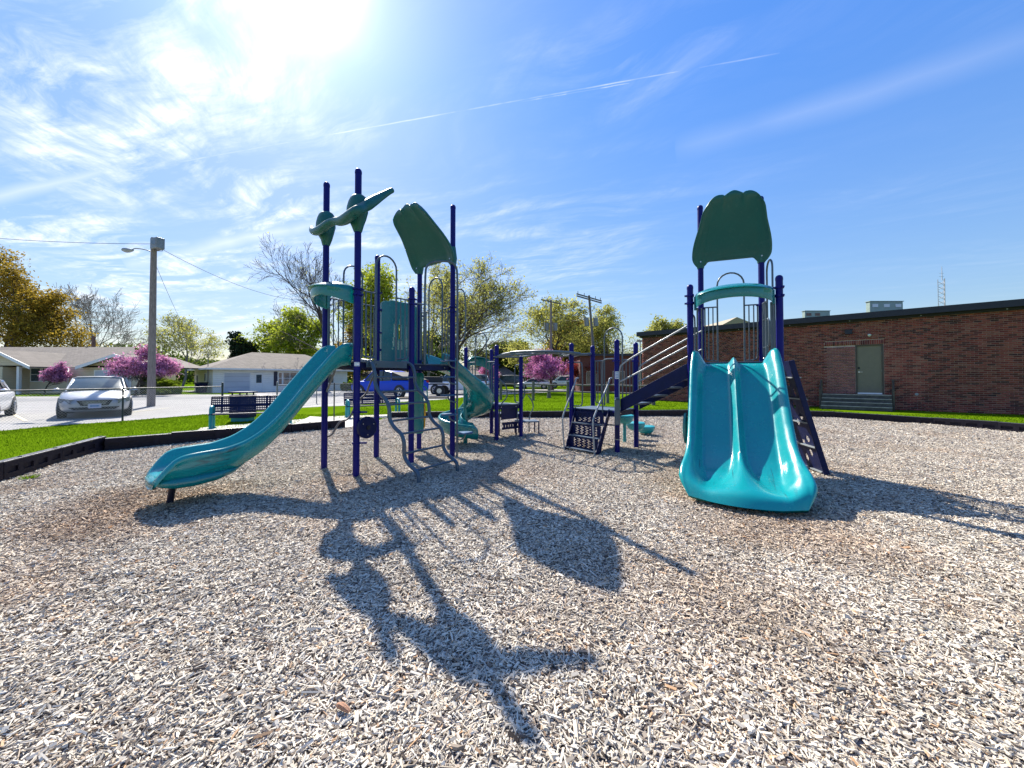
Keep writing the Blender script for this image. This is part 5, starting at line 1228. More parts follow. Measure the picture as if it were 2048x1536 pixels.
# soldier course over the door and the filled opening
s = bs0 - .01
while s < ds1 + .02: bricks.append((s, s + BH, dz1 + .005, dz1 + .203)); s += CP
print('bricks', len(bricks))
near_b = sorted([i_ for i_ in range(len(bricks)) if not (bs0 < (bricks[i_][0] + bricks[i_][1]) / 2 < ds0 and dz0 - .05 < bricks[i_][2] and bricks[i_][3] < dz1 + .03)], key=lambda i: (wpt(bricks[i][0], bricks[i][2]) - Vector((0, 0, CAMZ))).length if (wpt(bricks[i][0], 0).x / wpt(bricks[i][0], 0).y) < 1.325 else 999)[:300]
nb_ = set(near_b)
fill = lambda a, b, z0, z1: bs0 < (a + b) / 2 < ds0 and dz0 - .05 < z0 and z1 < dz1 + .03 and b - a > .02
Vv = []; Ff = []; rn = []; Vf = []; Fff = []
pmesh = None
for i, (a, b, z0, z1) in enumerate(bricks):
    pr = random.uniform(0, .004)
    if i in nb_:
        if pmesh is None:
            t_ = MB().box((0, 0, 0), (BL, .03, BH)); pmesh = t_.build('brick', M['brick1'], None); o = pmesh
        else: o = pmesh.copy(); COL.objects.link(o)
        o.parent = wall_o; o.location = wpt((a + b) / 2, (z0 + z1) / 2, -.012 + pr) - ORG[sch.name]; o.rotation_euler = (0, 0, math.atan2(wd_.y, wd_.x))
        o.scale = ((b - a) / BL, 1, (z1 - z0) / BH); continue
    T_ = (Vf, Fff) if fill(a, b, z0, z1) else (Vv, Ff)
    c = len(T_[0]); og = ORG[sch.name]
    T_[0].extend([tuple(wpt(s_, z_, o_) - og) for o_ in (-.02, .003 + pr) for s_, z_ in ((a, z0), (b, z0), (b, z1), (a, z1))])
    T_[1].extend([(c + 4, c + 5, c + 6, c + 7), (c, c + 4, c + 7, c + 3), (c + 1, c + 2, c + 6, c + 5), (c, c + 1, c + 5, c + 4), (c + 3, c + 7, c + 6, c + 2)])
    if T_[0] is Vv: rn.append(random.random())
me = npmesh('brickwork', Vv, Ff); at_ = me.attributes.new('rnd', 'FLOAT', 'FACE'); at_.data.foreach_set('value', np.repeat(rn, 5).astype(np.float32))
meshobj('brickwork', me, M['brick'], wall_o)['kind'] = 'stuff'
me = npmesh('infill_brickwork', Vf, Fff); at_ = me.attributes.new('rnd', 'FLOAT', 'FACE'); at_.data.foreach_set('value', np.repeat(np.random.default_rng(5).random(len(Fff) // 5), 5).astype(np.float32)); meshobj('infill_brickwork', me, brickmat('pinkish_infill_brick', False, .38), wall_o)['kind'] = 'stuff'
# return wall at the far left end (faces left) gets coarse brick courses too
M['fascia'] = mat('dark_metal_fascia', (.012, .014, .028), .55, var=.2); M['soffit'] = mat('black_soffit', (.01, .01, .012), .7)
mb = MB(); wbox(mb, -.25, WL, HW + .10, HW + .37, back - .1, .30); mb.build('roof', M['fascia'], sch)
mb = MB(); wbox(mb, -.12, WL, HW, HW + .10, back, .12); mb.build('soffit', M['soffit'], sch)
for s in np.arange(1.0, WL, 2.3): MB().disc(wpt(s, HW + .05, .125), nn, .025, .02, 8).build('soffit_bolt', M['lgrey'], sch)
M['doorp'] = mat('grey_olive_door', (.18, .155, .11), .55, var=.06); M['frame'] = mat('dark_door_frame', (.07, .055, .045), .5)
mb = MB(); wbox(mb, ds0, ds0 + .05, dz0, dz1, -.13, -.02); wbox(mb, ds1 - .06, ds1, dz0, dz1, -.13, -.02); wbox(mb, ds0 + .05, ds1 - .06, dz1 - .05, dz1, -.13, -.02); mb.build('door_frame', M['frame'], sch)
mb = MB(); wbox(mb, ds0 + .055, ds1 - .065, dz0 + .02, dz1 - .055, -.12, -.07); dr_ = mb.build('door', M['doorp'], sch, False, .004)
mb = MB(); mb.beam(wpt(ds0 + .12, dz0 + 1.0, -.04), wpt(ds0 + .25, dz0 + 1.0, -.04), .02, .02); mb.disc(wpt(ds0 + .12, dz0 + 1.0, -.06), nn, .035, .03, 12); mb.build('door_handle', M['rim'], dr_)
mb = MB(); wbox(mb, ds0 + .08, ds0 + .15, dz0 + 1.14, dz0 + 1.24, -.07, -.05); mb.build('lock_plate', M['black'], dr_)
mb = MB(); wbox(mb, ds0 + .06, ds1 - .07, dz0 - .015, dz0 + .045, -.07, -.03); mb.build('threshold', M['sticker'], dr_)
for z_ in (.25, 1.0, 1.8): m2 = MB(); wbox(m2, ds1 - .075, ds1 - .055, dz0 + z_, dz0 + z_ + .1, -.07, -.045); m2.build('hinge', M['galv'], dr_)
mb = MB(); mb.disc(wpt((ds0 + ds1) / 2 + .02, dz1 + .42, .04), nn, .06, .08, 12); mb.dome(wpt((ds0 + ds1) / 2 + .02, dz1 + .42, .08), .075, .7, 12, 4); mb.build('door_lamp', mat('white_lamp_cover', (.62, .68, .62), .4), sch, True)
mb = MB(); wbox(mb, bs0 + .75, bs0 + 1.0, dz1 + .52, dz1 + .72, -.0, .12); mb.build('wall_vent', M['fascia'], sch)
# steps
M['nosing'] = mat('pale_step_edge', (.34, .31, .27), .8, var=.3, scale=5); M['step'] = mat('dark_concrete_step', (.085, .08, .068), .85, var=.35, scale=4)  # dark step blocks with a paler strip along each front edge
for k in range(4):
    mb = MB(); z1_ = dz0 - .03 - k * .165; wbox(mb, bs0 - .1, ds1 + .22, max(0, z1_ - .165), z1_, .0, .55 + k * .28); so_ = mb.build('step', M['step'], sch, False, .012)
    mb = MB(); wbox(mb, bs0 - .095, ds1 + .215, z1_ - .03, z1_ + .004, .50 + k * .28, .555 + k * .28); mb.build('step_nosing', M['nosing'], so_)
for s in (bs0 - .16, ds1 + .28):
    mb = MB(); wbox(mb, s - .03, s + .03, 0, 1.15, .12, .95); o = mb.build('step_cheek', M['frame'], sch) if False else None
    mb = MB(); wbox(mb, s - .045, s + .045, 0, 1.35, .05, .16); mb.build('rail_post', M['frame'], sch)
    mb = MB(); wbox(mb, s - .02, s + .02, 0, .9, .9, .95); mb.beam(wpt(s, 1.3, .1), wpt(s, .9, .93), .04, .04); mb.build('step_rail', M['frame'], sch)
mb = MB(); mb.disc(wpt(ds1 + 1.0, .72, .02), nn, .06, .04, 10); mb.build('wall_tap', M['lgrey'], sch)
# rooftop units
def rtu(u0, u1, v0, Y, D, label, extra=False):
    a = at(u0, v0, Y); x1 = at(u1, v0, Y).x; t = thing('rooftop_unit', ((a.x + x1) / 2, Y, 4.43), label, 'rooftop unit', 'machines on the school roof')
    MB().box(((a.x + x1) / 2, Y + D / 2, (4.43 + a.z) / 2), (x1 - a.x, D, a.z - 4.43)).build('casing', M['rtu'], t, False, .02)
    MB().box(((a.x + x1) / 2, Y + D / 2, a.z + .015), (x1 - a.x + .06, D + .06, .03)).build('lid', M['rtu'], t)
    for k in range(3 if extra else 2):
        xx = a.x + (x1 - a.x) * (.15 + .35 * k); MB().box((xx, Y - .012, a.z - .22), (.3, .02, .16)).build('vent_plate', M['sticker'] if extra else M['rust'], t)
    return t
M['rtu'] = mat('green_grey_metal', (.28, .36, .31), .5, var=.1); M['rust'] = mat('rusty_panel', (.20, .12, .09), .8, var=.4)
rtu(1740, 1806, 603, 20.5, .25, 'larger pale green rooftop unit above the school door', True); rtu(1610, 1660, 622, 24.5, .25, 'smaller low rooftop unit with rusty panel, left of the green one')
# lattice mast
p = at(1885, 600, 60); t = thing('radio_mast', (p.x, 60, 0), 'thin steel lattice radio mast behind the school roof', 'mast')
hz = at(1885, 558, 60).z; MM = mat('pale_mast_steel', (.40, .40, .46), .5); legs = [(p.x + .45 * math.cos(a), 60 + .45 * math.sin(a)) for a in (.3, 2.4, 4.5)]
for x, y in legs: MB().tube([(x, y, 0), (x, y, hz)], .045, 5).build('mast_leg', MM, t)
mb = MB(); z_ = 4
while z_ < hz - .6:
    for i in range(3): mb.tube([(*legs[i], z_), (*legs[(i + 1) % 3], z_ + .6)], .022, 4); mb.tube([(*legs[(i + 1) % 3], z_), (*legs[i], z_ + .6)], .022, 4)
    z_ += .75
mb.build('mast_bracing', MM, t); MB().tube([(p.x, 60, hz - .2), (p.x, 60, at(1885, 533, 60).z)], [.06, .03], 6).build('antenna', MM, t)
for k in (0, .5): MB().beam((p.x - .5, 60, hz + .4 + k), (p.x + .3, 60, hz + .4 + k), .03, .03).build('antenna_arm', MM, t)
# tan gable roof seen over the school
g = thing('gable_building', (at(1480, 640, 45).x, 45, 0), 'distant tan gable roof just peeking above the school roof', 'building')
x0 = at(1425, 640, 45).x; x1 = at(1540, 640, 45).x; zt = at(1475, 634, 45).z; ze = at(1475, 660, 45).z; xm = at(1474, 640, 45).x
MB().add([(x0, 45, ze), (x1, 45, ze), (xm, 45, zt), (x0, 57, ze), (x1, 57, ze), (xm, 57, zt)], [(0, 1, 2), (3, 5, 4), (0, 2, 5, 3), (1, 4, 5, 2), (0, 3, 4, 1)]).build('roof', mat('tan_roof', (.30, .25, .17), .8), g)
MB().box(((x0 + x1) / 2, 51, ze / 2), (x1 - x0 - 1, 11, ze)).build('wall', M['tan'], g)
# lower brick wing beyond
wg = thing('brick_wing', (12, 38, 0), 'lower dark red brick wing with windows beyond the school corner', 'building')
a = at(1160, 712, 38); b = at(1330, 712, 38); M['wingb'] = mat('far_dark_brick', (.11, .032, .026), .85, var=.35, scale=9)
MB().box(((a.x + b.x) / 2, 41, a.z / 2), (b.x - a.x, 6, a.z)).build('wall', M['wingb'], wg)
MB().box(((a.x + b.x) / 2, 41, a.z + .12), (b.x - a.x + .4, 6.4, .24)).build('roof', M['fascia'], wg)
for k in range(3):
    xx = a.x + 1.2 + k * 2.6; f = MB().box((xx, 37.985, 1.5), (1.2, .06, 1.3)).build('window', M['galv'], wg); MB().box((xx, 37.95, 1.5), (1.05, .03, 1.15)).build('pane', M['glass'], f)

# ------------------------------------------------------------ houses
def siding(name, c, pitch=.2):
    m, t, p = newmat(name); pos = t.add('ShaderNodeNewGeometry').outputs['Position']; s = t.add('ShaderNodeSeparateXYZ'); t.link(pos, s.inputs[0])
    fr_ = t.math('FRACT', t.math('DIVIDE', s.outputs[2], pitch)); c1 = t.ramp(t.noise(pos, 1.3, 4), [(.3, tuple(x * .9 for x in c)), (.7, c)])
    t.link(t.mix(t.ramp(fr_, [(0, .55), (.10, 0.0)]), c1, tuple(x * .45 for x in c)), p.inputs['Base Color']); p.inputs['Roughness'].default_value = .7
    b = t.add('ShaderNodeBump', i_Strength=1, i_Distance=.02); t.link(fr_, b.inputs['Height']); b.invert = True; t.link(b.outputs[0], p.inputs['Normal']); return m
def shingle(name, c):
    m, t, p = newmat(name); pos = t.add('ShaderNodeNewGeometry').outputs['Position']
    b = t.add('ShaderNodeTexBrick', i_Scale=1.0, i_Mortar_Size=.012); b.inputs['Brick Width'].default_value = .34; b.inputs['Row Height'].default_value = .09; b.offset = .5
    b.inputs['Color1'].default_value = (*[x * .8 for x in c], 1); b.inputs['Color2'].default_value = (*[x * 1.15 for x in c], 1); b.inputs['Mortar'].default_value = (*[x * .5 for x in c], 1)
    sx = t.add('ShaderNodeSeparateXYZ'); t.link(pos, sx.inputs[0]); cb_ = t.add('ShaderNodeCombineXYZ'); t.link(t.math('ADD', sx.outputs[0], t.math('MULTIPLY', sx.outputs[1], .3)), cb_.inputs[0]); t.link(sx.outputs[2], cb_.inputs[1]); t.link(cb_.outputs[0], b.inputs[0])
    cc_ = t.mix(1.0, b.outputs[0], t.ramp(t.noise(pos, 1.5, 5, .7), [(.3, .8), (.7, 1.2)]), 'MULTIPLY'); t.link(cc_, p.inputs['Base Color']); p.inputs['Roughness'].default_value = .9; return m
M['tansiding'] = siding('tan_siding', (.68, .58, .40)); M['whitesiding'] = siding('white_siding', (.82, .82, .78)); M['creamsiding'] = siding('cream_siding', (.76, .72, .56))
M['shingle'] = shingle('brown_shingle', (.15, .125, .105)); M['trim'] = mat('white_trim', (.72, .73, .72), .5, var=.05); M['garage'] = siding('pale_garage_door', (.52, .55, .60), .53)
M['wpane'] = mat('house_glass', (.05, .08, .10), .08, var=.4, spec=.9); M['shutter'] = mat('navy_shutter', (.02, .02, .045), .6); M['brown'] = mat('brown_brick_far', (.16, .09, .07), .85, var=.3)
h1 = thing('ranch_house', (at(120, 787, 36).x, 36, 0), 'tan ranch house with two front gables and long brown roof at far left', 'house')
X = lambda u, Y=36: at(u, 757, Y).x; Zv = lambda u, v, Y=36: at(u, v, Y).z
def hbox(nm, x0, x1, y0, y1, z0, z1, m, par, bev=0): return MB().box(((x0 + x1) / 2, (y0 + y1) / 2, (z0 + z1) / 2), (x1 - x0, y1 - y0, z1 - z0)).build(nm, m, par, False, bev)
ze = 2.55; hbox('wall', X(-180), X(172), 36, 45.6, 0, ze, M['tansiding'], h1)
MB().prism([(X(172) + .01, 34.6), (X(280, 34.6), 34.6), (X(280, 45.5), 45.5), (X(172) + .01, 45.5)], 0, ze - .15).build('wall', M['tansiding'], h1)
# main roof
xl, xr = X(-190), X(286); zr = 4.75
MB().add([(xl, 35.4, ze - .1), (xr, 35.4, ze - .1), (xr * 46.6 / 35.4, 46.6, ze - .1), (xl * 1.3, 46.6, ze - .1), (xl * 1.15, 41, zr), (xr * 41 / 35.4 - .3, 41, zr)], [(0, 1, 5, 4), (2, 3, 4, 5), (0, 4, 3), (1, 2, 5)]).build('roof', M['shingle'], h1)
hbox('fascia_board', X(58), X(150), 35.36, 35.42, ze - .22, ze - .04, M['trim'], h1); hbox('gutter', X(58), X(150), 35.26, 35.35, ze - .16, ze - .04, M['trim'], h1)
def gable(x0, x1, xa, za, y0, y1, z0, par, wallm, roofm):
    MB().add([(x0 + .35, y0 + .5, z0), (x1 - .35, y0 + .5, z0), (xa, y0 + .5, za - .12)], [(0, 1, 2)]).build('gable_wall', wallm, par)
    for s, xx in ((-1, x0), (1, x1)):
        n_ = 1
        MB().add([(xx, y0, z0 - .1), (xa, y0, za), (xa, y1, za), (xx, y1, z0 - .1), (xx, y0, z0 - .2), (xa, y0, za - .1), (xa, y1, za - .1), (xx, y1, z0 - .2)], [(0, 1, 2, 3), (4, 7, 6, 5), (0, 4, 5, 1), (0, 3, 7, 4)]).build('gable_roof', roofm, par)
        MB().add([(xx, y0 - .02, z0 - .08), (xa, y0 - .02, za + .02), (xa, y0 - .02, za - .24), (xx, y0 - .02, z0 - .36), (xx, y0 - .06, z0 - .08), (xa, y0 - .06, za + .02), (xa, y0 - .06, za - .24), (xx, y0 - .06, z0 - .36)], [(4, 5, 6, 7), (0, 3, 2, 1), (0, 1, 5, 4), (3, 7, 6, 2)]).build('barge_board', M['trim'], par)
gable(X(151, 34), X(305, 34), X(228, 34), Zv(228, 708, 34), 34.0, 40, ze, h1, M['tansiding'], M['shingle'])
gable(X(-80, 33.6), X(60, 33.6), X(-12, 33.6), Zv(-10, 699, 33.6), 33.6, 40, ze, h1, M['tansiding'], M['shingle'])
hbox('porch_wall', X(-80, 34), X(3, 34), 34.05, 36, 0, ze - .1, M['tansiding'], h1)
for u in (38,): hbox('porch_column', X(u - 2.5, 34), X(u + 2.5, 34), 33.9, 34.1, 0, ze - .1, M['trim'], h1)
def win(x0, x1, z0, z1, y, par, shut=False, mull=1):
    f = hbox('window', x0 - .08, x1 + .08, y - .05, y + .02, z0 - .08, z1 + .08, M['trim'], par)
    n = mull
    for k in range(n):
        a_ = x0 + (x1 - x0) * k / n + .03; b__ = x0 + (x1 - x0) * (k + 1) / n - .03; zm = (z0 + z1) / 2
        hbox('pane', a_, b__, y - .07, y - .045, z0, zm - .02, M['wpane'], f); hbox('pane', a_, b__, y - .066, y - .045, zm + .02, z1, M['wpane'], f)
    return f
win(X(63), X(81), Zv(70, 762), Zv(70, 736), 36, h1); win(X(86), X(118), Zv(70, 762), Zv(70, 736), 36, h1); win(X(122), X(138), Zv(70, 757), Zv(70, 736), 36, h1)
d_ = hbox('door', X(4), X(30), 35.9, 35.98, 0.05, 2.15, M['doorp'], h1); hbox('door_pane', X(9), X(27), 35.86, 35.90, 1.0, 1.95, M['wpane'], d_)
gd = hbox('garage_door', X(192, 34.6), X(260, 34.6), 34.52, 34.585, 0, 2.05, M['garage'], h1); hbox('garage_trim', X(189, 34.6), X(263, 34.6), 34.55, 34.595, 0, 2.15, M['trim'], h1)
MB().tube([(X(151), 35.3, 2.35), (X(158), 35.2, 2.2), (X(170), 34.58, 2.0), (X(171), 34.55, .1)], .05, 6).build('downpipe', M['trim'], h1)
hbox('chimney', X(181, 42), X(184, 42), 42, 42.3, 4.3, Zv(182, 672, 42), M['brown'], h1)
# white house
P0 = Vector((-28.9, 37.2, 0)); da = Vector((8.6, 9.7, 0)).normalized(); dl = Vector((-9.7, 8.6, 0)).normalized(); LA, LB = 13.2, 8.6; h2 = thing('bungalow', tuple(P0), 'white sided bungalow with brown hip roof, garage door and navy shutters', 'house')
rot2 = math.atan2(da.y, da.x)
c = P0 + da * LA / 2 + dl * LB / 2
MB().box(c + V2(0, 0, 1.2), (LA, LB, 2.4), rot2).build('wall', M['whitesiding'], h2)
MB().box(P0 + dl * (LB / 2) - da * .01 + V2(0, 0, 1.2), (.04, LB, 2.39), rot2).build('side_wall', M['creamsiding'], h2)
e = .55; cs_ = [P0 - da * e - dl * e, P0 + da * (LA + e) - dl * e, P0 + da * (LA + e) + dl * (LB + e), P0 - da * e + dl * (LB + e)]; zz = 2.40
r1 = P0 + da * (LB / 2) + dl * LB / 2 + V2(0, 0, 4.35); r2_ = P0 + da * (LA - LB / 2 + 1) + dl * LB / 2 + V2(0, 0, 4.35)
MB().add([tuple(q + V2(0, 0, zz)) for q in cs_] + [tuple(r1), tuple(r2_)], [(0, 1, 5, 4), (1, 2, 5), (2, 3, 4, 5), (3, 0, 4), (0, 3, 2, 1)]).build('roof', M['shingle'], h2)
mb = MB()
for i in range(4): mb.beam(cs_[i] + V2(0, 0, zz - .06), cs_[(i + 1) % 4] + V2(0, 0, zz - .06), .06, .16)
mb.build('gutter', M['trim'], h2)
def onA(nm, s0, s1, z0, z1, m, par, o0=.0, o1=.04):
    q = P0 + da * (s0 + s1) / 2 - dl * (o0 + o1) / 2; return MB().box(q + V2(0, 0, (z0 + z1) / 2), (s1 - s0, o1 - o0, z1 - z0), rot2).build(nm, m, par)
def onB(nm, s0, s1, z0, z1, m, par, o0=.03, o1=.07):
    q = P0 + dl * (s0 + s1) / 2 - da * (o0 + o1) / 2; return MB().box(q + V2(0, 0, (z0 + z1) / 2), (o1 - o0, s1 - s0, z1 - z0), rot2).build(nm, m, par)
onA('garage_trim', .80, 3.14, 0, 2.06, M['trim'], h2, 0, .03); onA('garage_door', .91, 3.03, 0, 1.95, M['garage'], h2, .03, .05)
d_ = onA('door', 3.5, 4.2, 0.02, 1.98, M['trim'], h2, .0, .05); onA('door_pane', 3.6, 4.08, .95, 1.8, M['wpane'], d_, .05, .065)
for a_, b__ in ((5.22, 5.56), (8.6, 8.95)): onA('shutter', a_, b__, .62, 2.15, M['shutter'], h2, 0, .04)
f = onA('window', 5.58, 8.55, .70, 2.12, M['trim'], h2, 0, .04)
for a_, b__ in ((5.68, 5.98), (6.15, 6.75), (6.82, 7.42), (7.49, 8.05), (8.15, 8.45)):
    onA('pane', a_, b__, .80, 1.40, M['wpane'], f, .04, .055); onA('pane', a_, b__, 1.46, 2.02, M['wpane'], f, .04, .055)
for a_, b__, z0_, z1_ in ((2.75, 3.35, 1.05, 1.95), (6.6, 7.3, .9, 1.8)): f = onB('window', a_, b__, z0_, z1_, M['trim'], h2); onB('pane', a_ + .1, b__ - .1, z0_ + .08, z1_ - .08, M['shutter'], f, .07, .085)
f = onA('window', 10.4, 11.6, .8, 2.0, M['trim'], h2); onA('pane', 10.5, 11.5, .9, 1.9, M['wpane'], f, .04, .055); onA('shutter', 10.0, 10.35, .7, 2.1, M['shutter'], h2)
MB().tube([P0 + dl * 1.6 - da * .1 + V2(0, 0, .9), P0 + dl * 1.6 - da * .1 + V2(0, 0, 4.0)], .035, 6).build('service_mast', M['galv'], h2, True)
bn = P0 + dl * 1.0 - da * .7; t = thing('wheelie_bin', tuple(bn), 'dark wheeled rubbish bin against the side wall of the white bungalow', 'bin')
MB().loft([[bn + Vector((x * k_, y * k_, z_)) for x, y in ((-.38, -.35), (.38, -.35), (.38, .35), (-.38, .35))] for k_, z_ in ((.75, .05), (1, .95))]).build('bin_body', M['navy'], t); MB().box(bn + V2(0, 0, 1.0), (.84, .78, .08)).build('bin_lid', M['black'], t, False, .02)
# far brown roofed houses
def farhouse(u0, u1, vr, ve, Y, label, wm, name='far_house', gab=False):
    x0, x1 = X(u0, Y), X(u1, Y); zr_ = Zv(u0, vr, Y); ze_ = Zv(u0, ve, Y); t = thing(name, ((x0 + x1) / 2, Y, 0), label, 'house', 'brown roofed houses beyond the car park')
    hbox('wall', x0 + .5, x1 - .5, Y, Y + 8, 0, ze_, wm, t); k = (x1 - x0) * (.5 if gab else .22)
    MB().add([(x0, Y - .5, ze_ - .1), (x1, Y - .5, ze_ - .1), (x1, Y + 8.5, ze_ - .1), (x0, Y + 8.5, ze_ - .1), (x0 + k, Y + 4, zr_), (x1 - k, Y + 4, zr_)], [(0, 1, 5, 4), (1, 2, 5), (2, 3, 4, 5), (3, 0, 4)]).build('roof', M['shingle'], t)
    n = max(2, int((x1 - x0) / 4))
    for i in range(n):
        xx = x0 + 1.5 + (x1 - x0 - 3) * i / (n - 1); f = hbox('window', xx - .6, xx + .6, Y - .06, Y + .01, .9, 2.1, M['trim'], t); hbox('pane', xx - .5, xx + .5, Y - .09, Y - .06, 1.0, 2.0, M['wpane'], f)
    return t
farhouse(905, 1036, 731, 750, 66, 'brown roofed far house seen between the left posts of the low deck', M['brown'])
farhouse(1030, 1152, 738, 751, 76, 'dark brick far house behind the pink blossom tree', M['brown'], gab=False)
farhouse(1145, 1235, 741, 752, 80, 'far house mostly hidden by the red leaved tree', M['brown'])
farhouse(700, 880, 738, 752, 78, 'far house behind the blue pickup', M['tansiding'])

# ------------------------------------------------------------ poles and wires
pb = gr(302, 813); pt_ = at(308, 476, pb.y); t = thing('light_pole', tuple(pb), 'weathered wooden pole with floodlight and street lamp in the car park', 'light pole')
MB().tube([(pb.x, pb.y, 0), (pt_.x, pt_.y, pt_.z)], [.17, .12], 12).build('pole', M['pole'], t, True)
fl = Vector((pt_.x + .32, pb.y - .15, pt_.z - .35)); mb = MB().box(fl, (.55, .35, .55), -.35); f = mb.build('floodlight', M['galv'], t, False, .03); MB().disc(fl + Vector((.02, -.2, .02)), (0.3, -1, 0), .13, .05, 14).build('lens', M['lamp'], f); MB().tube([fl + V2(-.3, .1, -.32), fl + V2(.25, 0, -.36), fl + V2(.28, 0, 0)], .02, 6).build('yoke', M['galv'], f)
lm = at(264, 503, pb.y); MB().tube(smoothpts([(pt_.x, pb.y, pt_.z - .75), (pt_.x - .3, pb.y - .1, pt_.z - .62), (lm.x + .35, pb.y - .2, lm.z + .10), (lm.x + .2, pb.y - .2, lm.z + .02)], 2), .025, 8).build('lamp_arm', M['galv'], t, True)
rings = [[Vector((lm.x + x_, pb.y - .2 + r_ * math.cos(a) * .9, lm.z + r_ * .55 * math.sin(a))) for a in (2 * math.pi * k / 12 for k in range(12))] for x_, r_ in ((.26, .05), (.16, .12), (.0, .19), (-.14, .2), (-.24, .12), (-.28, .03))]
MB().loft(rings).build('lamp_head', M['lgrey'], t, True)
def wire(a, b, sag, label, nm='overhead_wire', r=.012):
    a = Vector(a); b = Vector(b); pts = [a.lerp(b, k / 16) - V2(0, 0, sag * 4 * (k / 16) * (1 - k / 16)) for k in range(17)]
    return tag(MB().tube(pts, r, 5).build(nm, M['black'], None), label, 'wire')
top = Vector((pt_.x, pb.y, pt_.z - .3)); wire(top, at(-120, 466, 21), .15, 'overhead wire running from the wooden light pole out of the left edge'); wire(top + V2(.1, 0, -.1), at(640, 600, 38), .9, 'overhead wire sagging right from the light pole towards the bare tree')
wire(top - V2(0, 0, .8), at(362, 642, 30), .1, 'thin wire dropping steeply right from the light pole', r=.009)
def upole(u, v0, v1, Y, lean, label, tr=()):
    b_ = at(u, v1, Y); top = at(u + lean, v0, Y); b2 = Vector((b_.x + (b_.x - top.x) * 0, Y, 0)); t = thing('utility_pole', (b2.x, Y, 0), label, 'utility pole', 'utility poles behind the far car park')
    dirv = Vector((top.x - b_.x, 0, top.z - b_.z)); dirv = dirv / dirv.z; base = Vector((b_.x - dirv.x * b_.z, Y, 0))
    MB().tube([base, top], [.18, .12], 10).build('pole', M['barkpale'] if lean else M['pole'], t, True)
    ca = Vector((1.25, .7, -.12)) if lean == 0 else Vector((1.5, .7, -.25))
    for o3 in ((0,) if lean == 0 else (0, -.22)): MB().beam(top - ca + V2(0, -.15, -.25 + o3), top + ca + V2(0, -.15, -.25 + o3), .10, .12).build('crossarm', M['rail'], t)
    for k in (-.9, -.4, .5, .9): MB().tube([top + ca * k + V2(0, -.15, -.2), top + ca * k + V2(0, -.15, .08)], .04, 6).build('insulator', M['galv'], t)
    for dx in (-.5, .5): MB().tube([base + dirv * (top.z * tr[0]) + V2(dx, 0, 0), base + dirv * (top.z * tr[0] + .9) + V2(dx, 0, 0)], .27, 12).build('transformer', M['galv'], t, True)
    return top
t1 = upole(1102, 600, 700, 46, 0, 'straighter left utility pole with crossarm and transformers', (.66,)); t2 = upole(1186, 591, 690, 42, -8, 'leaning right utility pole with double crossarm and transformers', (.68,))
wire(t1 + V2(1.2, 0, -.3), t2 + V2(-1.4, 0, -.5), 1.3, 'slack wire hanging between the two utility poles'); wire(t1 + V2(.2, 0, -1.5), t2 + V2(-.3, 0, -2.2), .8, 'lower slack wire between the two utility poles'); wire(t1 + V2(-1.2, 0, -.2), at(1020, 640, 60), .8, 'wire running left from the straighter utility pole into the trees')
p = gr(1287, 782); p = at(1281, 782, 34); t = thing('street_lamp', (p.x, 34, 0), 'small far lamp pole just left of the school corner', 'lamp'); zt = at(1281, 682, 34).z
MB().tube([(p.x, 34, 0), (p.x, 34, zt)], .05, 6).build('pole', M['galv'], t); MB().box((p.x, 34, zt), (.6, .2, .15)).build('lamp_head', M['galv'], t)

#TREES
# ------------------------------------------------------------ trees
def grow(seed, trunk=.22, levels=4, nch=(9, 7, 6, 5), droop=0, spread=.75, up=.35, wob=.18):
    rg = random.Random(seed); segs = []; tips = []
    def br(p, d_, L, r, lev):
        n = 5 if lev < 2 else (4 if lev < 3 else 3); pts = [p]; q = p.copy(); dd_ = d_.copy()
        for i in range(n):
            dd_ = (dd_ + Vector((rg.gauss(0, wob), rg.gauss(0, wob), rg.gauss(0, wob * .7) + up * .22 * (lev > 0) - droop * .1 * lev))).normalized(); q = q + dd_ * (L / n); pts.append(q)
        rr_ = [r * (1 - .62 * i / n) for i in range(n + 1)]; segs.append((pts, rr_, lev))
        if lev >= levels: tips.extend(pts[1:]); return
        if lev == levels - 1: tips.append(pts[-1])
        k = nch[lev]
        for j in range(k):
            f = (trunk if lev == 0 else .22) + (1 - (trunk if lev == 0 else .22)) * (j + rg.random() * .7) / k; f = min(f, .999); i = int(f * n); b = pts[i].lerp(pts[i + 1], f * n - i)
            t_ = (pts[i + 1] - pts[i]).normalized(); a = rg.uniform(0, 6.283) + j * 2.4; pe = t_.orthogonal().normalized(); pe = Matrix.Rotation(a, 3, t_) @ pe
            sp_ = spread * rg.uniform(.75, 1.2) * (1.15 - .35 * f if lev == 0 else 1); nd = (t_ * math.cos(sp_) + pe * math.sin(sp_)).normalized()
            br(b, nd, L * rg.uniform(.48, .70) * (1.15 - .45 * f), rr_[i] * rg.uniform(.42, .6), lev + 1)
    br(Vector((0, 0, 0)), Vector((0, 0, 1)), 1.0, .035, 0)
    return segs, tips
